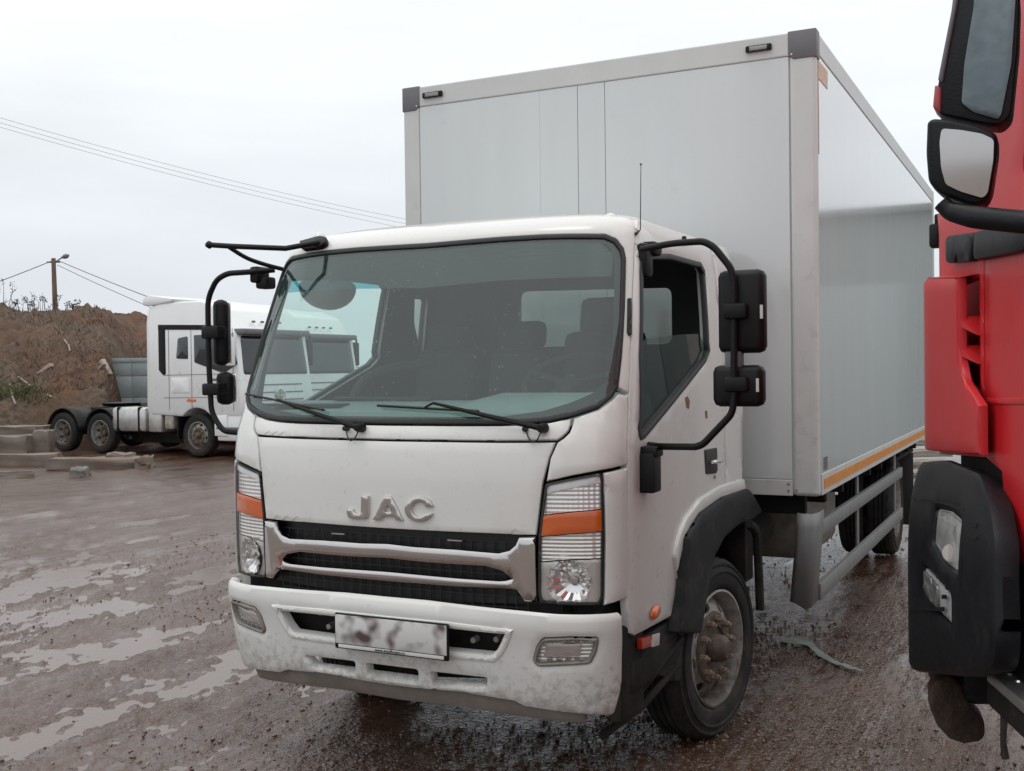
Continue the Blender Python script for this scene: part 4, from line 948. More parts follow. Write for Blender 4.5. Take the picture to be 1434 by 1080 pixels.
for sgn in (1, -1):
    w_ = .155 if sgn > 0 else .13
    cap = MB(); xo = (BX+.006)*sgn; xi = (BX-w_)*sgn
    pf = [(xo, BZ1+.006), (xi, BZ1+.006), (xi, BZ1-.125), (xi+.03*sgn, BZ1-.155), (xo, BZ1-.155)]
    cap.extr([(x_, BY0-.006, z_) for x_, z_ in pf], (0, .10, 0)); c_ = cap.build('corner_cap', capg, body, bevel=.006)
    if sgn < 0: c_['label'] = 'brownish grey corner cap'
    MB().lathe([(-.004, 0), (-.003, .006), (.002, .007)], 10, 'y', (xi+.022*sgn, BY0-.006, BZ1-.127)).build('rivet', alu, c_)
    # outline lamps
    xc = 1.045 if sgn > 0 else -1.13
    p = MB().box((xc-.075, BY0-.022, BZ1-.085), (xc+.075, BY0-.002, BZ1-.048), .006).build('marker_lamp', black, body)
    MB().box((xc-.055, BY0-.030, BZ1-.082), (xc+.055, BY0-.018, BZ1-.052), .005).build('lamp_lens', lensglass, p); MB().box((xc-.05, BY0-.024, BZ1-.079), (xc+.05, BY0-.0215, BZ1-.055), .001).build('lamp_reflector', steel, p)
part('reflective_tape', (BX+.0035, BY0+.12, BZ0+.035), (BX+.006, BY1-.02, BZ0+.092), tape, .0)
part('tape_remnant', (BX-.001, BY0+.09, 3.48), (BX+.0008, BY0+.36, 3.585), tapeold, .0); part('tape_remnant', (BX-.001, BY0+.068, 3.05), (BX+.0008, BY0+.085, 3.58), tapeold, .0)
part('sticker', (BX-.001, BY0+.14, BZ0+.14), (BX+.0008, BY0+.25, BZ0+.215), capg, .0)
for z_ in (1.125, 1.165): MB().lathe([(-.005, 0), (-.003, .008), (.002, .009)], 10, 'y', (1.19, BY0-.001, z_)).build('bolt', steel, body)
MB().lathe([(-.005, 0), (-.003, .008), (.002, .009)], 10, 'y', (1.235, BY0-.001, 1.128)).build('bolt', steel, body)
part('rear_door_frame', (-BX-.004, BY1-.03, BZ0-.02), (BX+.004, BY1+.03, BZ1+.005), boxf, .01)
# bird mess / filler spot high on the front
# ---- wipers
def wiper(piv, mid, b0, b1):
    P0 = cabS.world(*piv, .035); P1 = cabS.world(*mid, .055); B0 = cabS.world(*b0, .022); B1 = cabS.world(*b1, .022)
    o = MB().tube([P0, P0*.62+P1*.38+np.array([0, -.012, 0]), P1], [.013, .011, .006], 8).tube([P1, (B0+B1)/2+np.array([0, -.012, .004])], .005, 6).build('wiper_arm', black, truck)
    n_ = (cabS.world(*b0, .04)-cabS.world(*b0, .0)); n_ /= np.linalg.norm(n_)
    MB().tube([B0, (B0+B1)/2, B1], .006, 6).tube([B0-n_*.012, B1-n_*.012], .004, 4).build('wiper_blade', rubber, o)
    MB().lathe([(-.02, 0), (-.018, .014), (.0, .02), (.03, .021)], 16, 'y', P0+np.array([0, .0, 0])).build('wiper_pivot', black, o)
    e_ = np.array([-.08, 0, -.005]); q0 = P0+e_
    MB().tube([P0+np.array([-.005, .01, -.01]), P0+np.array([-.012, -.01, -.045]), P0+np.array([-.035, -.01, -.06]), P0+np.array([-.06, .0, -.04]), q0+np.array([0, .02, 0])], .003, 6, smoothn=.02).lathe([(-.008, 0), (-.004, .011), (.03, .012)], 12, 'y', q0+np.array([0, .01, 0])).build('washer_hose', rubber, o)
wiper((508, 603), (400, 565), (350, 553.5), (456, 576))
wiper((761, 604), (615, 570), (532, 570), (673, 578))
# ---- mirrors
def rbox(c, d, bev): return (np.array(c)-np.array(d)/2, np.array(c)+np.array(d)/2, bev)
ym = .17
P = lambda px, py, y_=ym: Vector(at(px, py, 'y', y_))
arm = MB().tube([(1.0, .27, P(907, 345)[2]-.0), P(940, 341, .22), P(985, 338), P(1000, 346), P(1024, 376), P(1028, 395), P(1028, 470), P(1028, 560), P(1025, 580), P(985, 622), P(975, 626), P(925, 625.5, .22), Vector((1.02, .28, P(908, 626)[2]))], .0145, 10, smoothn=.05).build('mirror_arm', black, truck)
arm['label'] = 'long bent mirror tube beside the driver door'
def mirror_head(px0, px1, py0, py1, yy, par, th=.085, s=1):
    a, b = at(px0, py0, 'y', yy), at(px1, py1, 'y', yy)
    m_ = MB().box((a[0], yy, b[2]), (b[0], yy+th, a[2]), .028).build('mirror_head', black, par, smooth=50)
    MB().box((a[0]+.012, yy+th-.002, b[2]+.012), (b[0]-.012, yy+th+.004, a[2]-.012), .004).build('mirror_glass', chromel, m_)
    return m_, a, b
m1, a1, b1 = mirror_head(1003, 1070, 379, 494, ym+.02, arm)
m2, a2, b2 = mirror_head(996, 1068, 512, 570, ym+.02, arm)
for (u0, u1, v0, v1) in ((1011, 1044, 425, 446), (1012, 1045, 528, 549)):
    q0, q1 = at(u0, v0, 'y', ym-.03), at(u1, v1, 'y', ym-.03); MB().box((q0[0], ym-.028, q1[2]), (q1[0], ym+.04, q0[2]), .012).build('mirror_clamp', black, arm)
for (u, v0, v1) in ((1066, 427, 446), (1060.5, 530, 549)):
    q0, q1 = at(u-2, v0, 'y', ym+.018), at(u+2, v1, 'y', ym+.018); MB().box((q0[0], ym+.0185, q1[2]), (q1[0], ym+.025, q0[2]), 0).build('mirror_sticker', mat('tag_white', (1, 1, 1)), arm)
q0, q1 = at(1016, 494, 'y', ym+.05), at(1040, 514, 'y', ym+.05); MB().box((q0[0], ym+.03, q1[2]-.01), (q1[0], ym+.08, q0[2]+.01), .008).build('mirror_link', capg, arm)
up = cabS.world(907, 352, .0)
mt = MB().box((up[0]-.03, up[1]-.09, up[2]-.12), (up[0]+.03, up[1]+.0, up[2]+.03), .02).box((up[0]-.02, up[1]-.04, up[2]-.02), (up[0]+.05, up[1]+.06, up[2]+.04), .015).build('mirror_mount', black, arm)
lo = cabS.world(908, 658, .02); q0, q1 = at(890, 632, 'y', .25), at(925, 689, 'y', .25)
MB().box((q0[0], .17, q1[2]), (q1[0], .27, q0[2]), .012).box((q0[0]+.03, .18, q0[2]-.02), (q1[0]+.01, .27, q0[2]+.025), .01).build('mirror_mount', black, arm)
# far side
yl = .2
arml = MB().tube([Vector((-.97, .3, P(370, 379, .3)[2])), P(350, 381, yl), P(318, 383, yl), P(303, 392, yl), P(291, 418, yl), P(292, 500, yl), P(296, 575, yl), P(303, 590, yl), P(313, 604, yl), Vector((-1.0, .25, P(325, 610, .2)[2]))], .0145, 10, smoothn=.05).build('mirror_arm', black, truck)
arml['label'] = 'long bent mirror tube on the far side'
def lhead(px0, px1, py0, py1, th):
    a, b = at(px0, py0, 'y', .26), at(px1, py1, 'y', .26); c_ = ((a[0]+b[0])/2, .30, (a[2]+b[2])/2); W_ = abs(b[0]-a[0])
    R = Matrix.Rotation(math.radians(14), 3, 'Z')
    m_ = MB().box((c_[0]-W_/2, .24, b[2]), (c_[0]+W_/2, .24+th, a[2]), .03, rot=R).build('mirror_head', black, arml, smooth=50)
    MB().box((c_[0]-W_/2+.01, .24+th-.002, b[2]+.012), (c_[0]+W_/2-.01, .244+th, a[2]-.012), .003, rot=R).build('mirror_glass', chromel, m_)
lhead(298, 316, 420, 512, .07); lhead(303, 323, 521, 567, .07)
for v0, v1, u0 in ((457, 474, 281), (537, 554, 282)):
    q0, q1 = at(u0, v0, 'y', yl-.02), at(u0+24, v1, 'y', yl-.02); MB().box((q0[0], yl-.022, q1[2]), (q1[0], yl+.05, q0[2]), .01).build('mirror_clamp', black, arml)
q0, q1 = at(354, 374, 'y', .25), at(366, 396, 'y', .25); MB().box((q0[0], .22, q1[2]), (q1[0], .32, q0[2]), .012).box((q0[0]+.02, .24, q1[2]-.03), (q1[0]+.04, .32, q1[2]+.03), .012).build('mirror_mount', black, arml)
fm = MB(); yf = .12
hp = cabS.world(452, 345, .03)
fm.tube([P(292, 343, -.02), P(325, 345, .0), P(400, 348, .08), Vector(hp)], .013, 8).tube([P(318, 344.5, .0), P(345, 362, .08), P(372, 371, .2), Vector(cabS.world(384, 372, .01))], .011, 8, smoothn=.05)
fm.lathe([(-.02, 0), (-.016, .012), (0, .02), (.016, .012), (.02, 0)], 12, 'x', P(293, 343, -.02))
fmo = fm.build('front_mirror_bracket', black, truck)
q = cabS.poly([(424, 344), (452, 337), (461, 338), (461, 345), (452, 350), (428, 353)]); sheet('bracket_plate', CF_, rcorn(q, .015), [black]*2, fmo, res=.04, thick=.02, rnd=.008, off=.032)
# kerb mirror outside the far door, seen through the glass
kc = Vector(at(459, 402, 'x', -1.12)); kb = MB(); V = []
for i in range(9):
    for k in range(28):
        a = i/8*PI/2; b2 = 2*PI*k/28; V.append((kc.x+.09*math.sin(a)*math.cos(b2)*1.0, kc.y+.15*math.sin(a)*math.cos(b2)+.03*math.cos(a), kc.z+.13*math.sin(a)*math.sin(b2)*(1 if math.sin(b2) < 0 else .45)-.02*math.cos(a)))
mesh_ob('kerb_mirror', V, [(i*28+k, i*28+(k+1) % 28, (i+1)*28+(k+1) % 28, (i+1)*28+k) for i in range(8) for k in range(28)], [mat('kerb_mirror_grey', (.22, .23, .23), .4)], truck, smooth=60)
MB().tube([kc+Vector((0, .02, .03)), kc+Vector((.05, .05, .10)), (-.96, kc.y, 2.40)], .010, 6).build('kerb_mirror_stay', black, truck)
# ---- small things on the cab
hd = cabS.poly([(986, 630), (1003, 627), (1004, 658), (1002, 663), (988, 664)])
dh = sheet('door_handle', CF_, rcorn(hd, .008), [rubber]*2, truck, res=.05, thick=.01, rnd=.004, off=.006)
p0, p1 = cabS.world(990, 647, .028), cabS.world(1003, 645, .030)
MB().tube([p0, (p0+p1)/2+np.array([.008, 0, 0]), p1], [.009, .012, .010], 8).build('handle_lever', chromel, dh)
MB().lathe([(0, .010), (.006, .009), (.008, 0)], 12, 'x', cabS.world(1000.5, 668, .0)).build('door_lock', steel, truck)
q = cabS.poly([(878.5, 418), (883, 418), (883.5, 470), (880, 470.5), (877.5, 466)]); sheet('pillar_vent', CF_, rcorn(q, .006), [rubber]*2, truck, res=.04, thick=.01, rnd=.004, off=.010)
b0_ = deep(893, 320, 5.33); b0_ = cabS.world(890, 328, .0)
MB().tube([b0_, b0_+np.array([.015, .02, .02]), np.array(at(897.5, 232, 'y', b0_[1]+.10))], [.008, .0028, .0016], 6).lathe([(0, 0), (.003, .005), (.008, .005), (.011, 0)], 8, 'z', at(897.5, 232, 'y', b0_[1]+.10)).build('antenna', rubber, truck)
for px_ in ((447, 336), (855, 311)):
    c_ = at(*px_, 'y', .42)
    b_ = MB().lathe([(-.05, .05), (-.012, .05), (-.005, .047)], 16, 'z', c_).build('marker_lamp', capg, truck)
    MB().lathe([(-.006, .042), (.010, .038), (.030, .026), (.038, .012), (.04, 0)], 16, 'z', c_).build('lamp_dome', mat('clear_plastic', (.62, .62, .6), .15, coat=1), b_)
for px_ in ((898, 319), (909, 320), (958, 333)):
    c_ = at(*px_, 'y', 1.0); MB().lathe([(-.02, .012), (.005, .012), (.01, 0)], 8, 'z', c_).build('roof_bolt', rubber, truck)
ru = mat('rust_spot', (.22, .10, .05), .8, var=.4, vscale=60)
for pts in ([(959, 557), (963, 555), (966, 562), (965, 573), (961, 571)], [(987, 576), (990, 575), (991, 585), (988, 587)]):
    sheet('rust_spot', CF_, rcorn(cabS.poly(pts), .004), [ru]*2, truck, res=.03, thick=.0006, rnd=0, off=.0008)
# =================================================================== THE RED TRUCK (faces the other way, we stand beside its cab)
RA = math.radians(20)
RO = deep(1318, 520, 4.45); RO = np.array([RO[0], RO[1], 0.])
fwd = np.array([-math.sin(RA), math.cos(RA), 0]); rgt = np.array([math.cos(RA), math.sin(RA), 0])
redt = thing('red_truck', 'red truck cab cut off by the right edge, dark bumper corner and black mirrors', 'truck', tuple(RO), RA)
class RSkin:
    """flank of the red cab rolling round its front corner: s > 0 runs back along the flank, s < 0 round the corner; out = pushed outward"""
    def __init__(k, out=0., r=.28, prof=None): k.out, k.r, k.prof = out, r, prof
    def F(k, s, v):
        r = k.r; o = k.out+(k.prof(v) if k.prof else 0)
        if s >= 0: x, y = 0, -s
        elif s > -PI/2*r: a = -s/r; x, y = r-r*math.cos(a), r*math.sin(a)
        else: x, y = r+(-s-PI/2*r), r
        n = (-1, 0) if s >= 0 else ((-math.cos(-s/r), math.sin(-s/r)) if s > -PI/2*r else (0, 1))
        x += n[0]*o; y += n[1]*o
        P = RO+rgt*x+fwd*y; return np.array([P[0], P[1], v])
    def inv(k, px, py):
        best, p = 1e18, None
        for s in np.arange(-.3, 3.2, .04):
            for v in np.arange(.05, 3.6, .12):
                u, w_ = proj(k.F(s, v)); d_ = (u-px)**2*4+(w_-py)**2
                if (k.F(s, v)-CAM)@CF > .3 and d_ < best: best, p = d_, np.array([s, v])
        for _ in range(14):
            f0 = np.array(proj(k.F(*p)))-(px, py)
            if abs(f0).max() < .05: break
            e = 2e-3; J = np.stack([(np.array(proj(k.F(p[0]+e, p[1])))-(px, py)-f0)/e, (np.array(proj(k.F(p[0], p[1]+e)))-(px, py)-f0)/e], 1)
            p = p+np.clip(-np.linalg.lstsq(J, f0, rcond=1e-3)[0], -.06, .06)
            p[0] = max(p[0], -.30)
        return p
    def poly(k, pts): return np.array([k.inv(*p) for p in pts])
R0 = RSkin(0.); R1 = RSkin(.055, .30)
def rs(nm, K, px_, m, par=redt, **kw):
    P_ = K.poly(px_) if not isinstance(px_, np.ndarray) else px_
    return sheet(nm, K.F, P_, m if isinstance(m, list) else [m, m], par, world=True, **kw)
def K_(K, px, py): return K.inv(px, py)
# cab flank in front of the door (sits behind the deflector), door behind the seam
sa = K_(R0, 1377, 300)[0]; 
zz = lambda K, px, py: K.inv(px, py)[1]
fl_ = R0.poly([(1321, 305), (1350, 285), (1385, 230), (1400, 150), (1408, 30)])
flank = np.array([[-.20, zz(R0, 1320, 640)], [sa-.005, zz(R0, 1377, 640)], [sa-.005, fl_[3][1]], *fl_[::-1][1:4], [-.16, fl_[0][1]+.0], [-.20, 2.2]])
gA, gB = R0.inv(1341, 450)[0]-.02, sa-.05; zg = lambda py: R0.inv(1360, py)[1]
gap = np.array([[gA, zg(556)], [gA+.6*(gB-gA), zg(540)], [gB, zg(556)-.03], [gB, zg(392)], [gA, zg(396)]]); gap = np.array([[gA, zg(520)], [gB, zg(560)], [gB, zg(390)], [gA, zg(396)]])
rs('cab_corner', R0, flank, [red, red], holes=[gap], res=.12, thick=.03, rnd=.0015)
db = K_(R0, 1378, 640); d2 = K_(R0, 1412, 780)
doorP = np.array([[sa+.005, db[1]], [d2[0]-.25*(d2[0]-sa), d2[1]+.28], [d2[0], d2[1]], [3.2, d2[1]], [3.2, 3.9], [fl_[4][0]+.03, 3.9], [fl_[4][0]+.01, fl_[4][1]], [sa+.005, fl_[3][1]]])
wn_ = K_(R0, 1429, 238)[0]
w1_, w2_ = zz(R0, 1431, 277), 3.45
wpoly = rcorn(np.array([[wn_, w1_+.05], [wn_+.9, w1_], [wn_+.9, w2_], [wn_+.35, w2_]]), .08)
rdoor = rs('door', R0, doorP, [red, darkm], holes=[wpoly], res=.15, thick=.04, rnd=.003)
rs('window_pane', R0, offset(wpoly, .002), darkglass, par=rdoor, res=.3, thick=.005, rnd=0, off=-.02)
cz = K_(R0, 1380, 562)[1]
# pressed crease below the belt and sill
rs('door_crease', R0, np.array([[sa+.02, cz-.015], [3.1, cz+.07], [3.1, cz+.10], [sa+.02, cz+.012]]), red, par=rdoor, res=.2, thick=.004, rnd=.012, drop=.008, off=.006)
# air deflector at the corner: raised fin with two vanes in the gap behind it
defl_px = [(1300, 402), (1322, 396), (1342, 389), (1343, 420), (1341, 500), (1350, 540), (1368, 566), (1370, 637), (1332, 634), (1303, 626)]
e1_ = R1.inv(1342, 450)[0]; e2_ = R1.inv(1371, 600)[0]; z1_ = lambda px, py: R1.inv(px, py)[1]
dP = np.array([[-.17, z1_(1310, 402)], [.02, z1_(1322, 396)], [e1_, z1_(1342, 389)], [e1_, z1_(1342, 500)], [e1_+.25*(e2_-e1_), z1_(1350, 535)], [e2_, z1_(1370, 568)], [e2_, z1_(1370, 637)], [e1_, z1_(1340, 634)], [-.17, z1_(1310, 628)]])
defl = rs('air_deflector', R1, dP, [red, darkm], res=.06, thick=.02, rnd=.01)
capP = [R1.F(*p) for p in dP[:3]]; e1, e2 = R0.inv(1372, 383), np.array([-.1, dP[0, 1]+.06])
inv_red = world_of(redt).inverted()
def rmb(nm, mb, m, par=redt, **k): return mb.build(nm, m, par, world=True, **k)
V = [*capP, R0.F(e1[0], e1[1]), R0.F(.05, e1[1]+.02), R0.F(-.12, e1[1]-.02)]
mb = MB(); mb.add(V, [(0, 1, 4, 5), (1, 2, 3, 4)]); o = rmb('deflector_top', mb, red, defl); 
for v0, v1 in ((443, 470), (484, 510)):
    n_ = -rgt; a, b, c = R1.F(e1_-.01, z1_(1342, v0)), R0.F(gB-.02, R0.inv(1366, v1)[1]), R1.F(e1_-.01, z1_(1342, v0+13))
    rmb('vane', MB().extr([a, b, c], rgt*.08), red, defl)
rs('deflector_gap', R0, offset(gap, -.03), red, par=defl, res=.1, thick=.004, rnd=0, off=-.09)
# bumper corner
def bprof(v): return .145*max(0, 1-((v-.85)/.75)**4)-.02
R2_ = RSkin(.0, .32, bprof)
bl = [(1322, 640), (1372, 660), (1385, 705), (1392, 760), (1393, 900), (1388, 938), (1345, 948), (1310, 935)]
bP = R2_.poly(bl); zt_, zb_ = bP[0, 1], bP[-1, 1]
bP = np.concatenate([bP, [[-.2, zb_+.06], [-.34, zb_+.16], [-.36, 1.0], [-.34, zt_-.22], [-.22, zt_-.05]]])
def rq(px0, px1, pts):
    a, b = R2_.inv(px0, 760)[0], R2_.inv(px1, 760)[0]; return np.array([[a+(b-a)*t, R2_.inv(px1-14, py)[1]] for t, py in pts])
lampP = rcorn(rq(1303, 1340, [(0, 722), (.5, 717), (1, 724), (1, 793), (.45, 790), (0, 772)]), .015)
fogP = rcorn(rq(1293, 1331, [(0, 812), (.45, 818), (1, 828), (1, 864), (.4, 860), (0, 845)]), .012)
rb = rs('bumper', R2_, rcorn(bP, .05), [charcoal, darkm], holes=[offset(lampP, -.003), offset(fogP, -.003)], res=.06, thick=.05, rnd=.03)
o = rs('headlight', R2_, lampP, lensglass, res=.06, thick=0, rnd=.01, off=-.006)
rs('headlight_reflector', R2_, offset(lampP, -.004), mat('lamp_silver', (.55, .57, .55), .3, .2, var=.3, vscale=16), par=o, res=.04, thick=.01, rnd=0, off=-.02)
p_ = R2_.inv(1322, 772); q_ = R2_.F(*p_); rmb('bulb', MB().lathe([(0, .034), (.02, .03), (.03, 0)], 18, 'y', q_+np.array([.03, -.03, 0])), chromel, o)
o = rs('fog_light', R2_, fogP, mat('lamp_plate', (.52, .53, .53), .35, .3), res=.05, thick=.01, rnd=.006, off=-.01)
fl2 = rcorn(rq(1293, 1331, [(.02, 816), (.3, 819), (.58, 825), (.58, 856), (.3, 854), (.03, 842)]), .01); rs('lamp_lens', R2_, fl2, mat('grey_lens', (.22, .23, .22), .1, .4, var=.4, vscale=30), par=o, res=.05, thick=.01, rnd=.004, off=.002)
for u_, v_ in ((1323, 836), (1320, 853)): rs('screw', R2_, rcorn(R2_.poly([(u_-3, v_-3), (u_+3, v_-3), (u_+3, v_+3), (u_-3, v_+3)]), .01), charcoal, par=o, res=.1, thick=.004, rnd=0, off=.004)
rs('bumper_hole', R2_, rcorn(R2_.poly([(1299, 884), (1303, 882), (1304, 891), (1300, 892)]), .004), alu, par=rb, res=.1, thick=.002, rnd=0, off=.003)
for u_, v_ in ((1366, 736), (1366, 753)): rs('bumper_hole', R2_, rcorn(R2_.poly([(u_-2.5, v_-2.5), (u_+2.5, v_-2.5), (u_+2.5, v_+2.5), (u_-2.5, v_+2.5)]), .008), darkm, par=rb, res=.1, thick=.002, rnd=0, off=.003)
# seam that divides the bumper top from the lamp part
sm1 = R2_.poly([(1294, 692), (1320, 702), (1350, 712), (1350, 715.5), (1320, 706), (1294, 696)]); rs('bumper_seam', R2_, sm1, darkm, par=rb, res=.08, thick=.003, rnd=0, off=.002)
# neck between cab and bumper, wheel-arch darkness, steps
def rl(x, y, z): P_ = RO+rgt*x+fwd*y; return np.array([P_[0], P_[1], z])
Rz = Matrix.Rotation(RA, 3, 'Z')
def rbx(mb, x0, x1, y0, y1, z0, z1, bev=.01):
    return mb.box((x0, y0, z0), (x1, y1, z1), bev)
def rlocal(nm, mb, m, par=redt, **k):
    o = mb.build(nm, m, par, **k); 
    if par is not redt: o.matrix_parent_inverse = Matrix.Identity(4)
    return o
zb = lambda px, py: R0.inv(px, py)[1]
rlocal('cab_underside', rbx(rbx(rbx(MB(), .10, 2.3, -2.2, .12, zb(1340, 660)-.05, zb(1340, 634)+.02, .03), .02, 2.2, -.35, .1, .9, 1.4, .03), .35, 2.2, -3.5, .1, .45, 1.05, .05), darkm)
zc_ = zb(1340, 634)+.05; o = rlocal('cab_shell', MB().extr([(.06, .2, zc_), (.06, .2, 1.9), (.06, -.1, 2.2), (.06, -.75, 3.1), (.06, -1.0, 3.6), (.06, -2.3, 3.7), (.06, -2.3, zc_)], (2.34, 0, 0)), red, bevel=.04)
rlocal('bumper_beam', rbx(MB(), .05, 2.4, -.05, .24, .45, 1.25, .08), charcoal)
s0_ = R0.inv(1398, 935); ys = -s0_[0]; zs_ = R0.inv(1400, 940)[1]
st = MB(); rbx(st, -.04, .32, ys-.75, ys+.0, zs_-.04, zs_, .008); sto = rlocal('step', st, alu)
for i in range(6):
    for j in range(4):
        MBx = MB().lathe([(0, .012), (.006, .010), (.007, 0)], 8, 'z', (.02+j*.055, ys-.05-i*.09-(j % 2)*.045, zs_)); rlocal('step_stud', MBx, chromel, sto)
rlocal('step_box', rbx(MB(), -.01, .4, ys-.9, ys+.12, zs_-.16, zs_-.045, .03), darkm)
rlocal('arch_dark_sheet', rbx(MB(), .03, .08, ys-1.6, -.28, zs_, 1.5, .01), darkm)  # dark sheet added to stand for the darkness inside the wheel arch
# mud-caked bracket hanging below the corner
br = [(1310, 955), (1330, 945), (1352, 965), (1360, 990), (1379, 1010), (1380, 1032), (1372, 1040), (1350, 1043), (1330, 1036), (1313, 1018), (1303, 995), (1303, 972)]
pl0 = rl(.04, -.02, .3); 
def onp(px, py, off=0):
    n = rgt*.35-fwd*.94; n = n/np.linalg.norm(n); d_ = ray(px, py); t = ((pl0-CAM)@n-off)/(d_@n); return CAM+d_*t
pol = [onp(*p) for p in br]
muddy = mat('mud_cake', (.085, .055, .042), .85, var=.5, vscale=9, bump=1., bscale=35)
MB_ = MB().extr(pol, fwd*.16+rgt*.03); tow = rmb('towing_bracket', MB_, muddy, bevel=.015)
rmb('bracket_arm', MB().extr([onp(*p, .05) for p in ((1312, 938), (1372, 930), (1386, 945), (1352, 992), (1330, 975), (1308, 955))], fwd*.10), muddy, bevel=.01)
c0_ = rl(.05, ys-.25, zs_-.1)
pa = [onp(1404, 960, -.0), onp(1406, 1000), onp(1405, 1040), onp(1408, 1062)]; rmb('hanging_pipe', MB().tube(pa, [.012, .014, .012, .016], 8), rust)
# mirrors: arm, wide-angle glass, tall main glass above it
ymr = -.98
def slab(nm, px_, y_, th, m, par=redt, bev=.012, rr_=.0, tilt=0., zc=2.3):
    P2 = np.array([(at(*p, 'y', y_)[0], at(*p, 'y', y_)[2]) for p in px_]); P2 = rcorn(P2, rr_) if rr_ else P2
    return MB().extr([(x_, y_-tilt*(z_-zc), z_) for x_, z_ in P2], (0, th, 0)).build(nm, m, par, world=True, bevel=bev, smooth=50)
ma = rmb('mirror_arm', MB().tube([at(1318, 284, 'y', ymr), at(1330, 296, 'y', ymr), at(1360, 304, 'y', ymr-.02), at(1440, 312, 'y', ymr-.08), at(1480, 316, 'y', ymr-.1)], [.022, .026, .030, .03, .03], 12, smoothn=.05), charcoal)
h1 = slab('wide_mirror', [(1299, 172), (1306, 167), (1330, 168), (1372, 178), (1397, 188), (1397, 210), (1388, 268), (1380, 284), (1362, 288), (1318, 272), (1300, 255), (1297, 215)], ymr-.0, .12, charcoal, rr_=.015, tilt=.085, zc=2.34)
slab('mirror_glass', [(1319, 181), (1345, 183), (1375, 188), (1392, 196), (1391, 225), (1383, 270), (1376, 277), (1345, 268), (1324, 258), (1318, 235), (1316, 200)], ymr-.015, .012, chrome, h1, 0, .01, tilt=.085, zc=2.34)
h2 = slab('main_mirror', [(1342, -60), (1424, -60), (1428, 0), (1426, 60), (1416, 160), (1402, 175), (1375, 172), (1318, 160), (1309, 152), (1312, 125), (1326, 60)], ymr+.02, .13, charcoal, rr_=.015)
slab('mirror_glass', [(1366, -50), (1420, -50), (1423, 0), (1417, 90), (1403, 160), (1398, 168), (1362, 157), (1346, 145), (1350, 90), (1363, 10)], ymr+.008, .0125, mat('dark_mirror', (.13, .155, .165), .25, 1., var=.12, vscale=30, bump=.05, bscale=60), h2, .002, .01)  # mirror base colour darkened to a dull grey teal
slab('mirror_shell', [(1306, 150), (1309, 118), (1318, 122), (1317, 158)], ymr+.012, .11, mat('faded_red_shell', (.36, .07, .08), .35), h2, .006)
slab('mirror_shell', [(1313, 112), (1332, 15), (1345, -50), (1351, -50), (1340, 10), (1320, 116)], ymr+.012, .11, capg, h2, .006)
rs('door_trim', R0, rcorn(R0.poly([(1336, 330), (1372, 325), (1374, 345), (1372, 366), (1336, 369)]), .03), charcoal, res=.1, thick=.03, rnd=.012, off=.035)
tp = R0.poly([(1377, 324), (1433, 318), (1433, 362), (1376, 365)]); tp[1, 0] += .5; tp[2, 0] += .5
rs('door_trim', R0, rcorn(tp, .03), charcoal, res=.1, thick=.03, rnd=.012, off=.035)
c_ = deep(1312, 330, 4.6); MB().box(c_-(.03, .02, .05), c_+(.02, .05, .05), .012).build('front_mirror', charcoal, redt, world=True); c_ = deep(1316, 310, 4.6); MB().box(c_-(.02, .02, .02), c_+(.02, .05, .03), .008).build('front_mirror_stay', charcoal, redt, world=True)

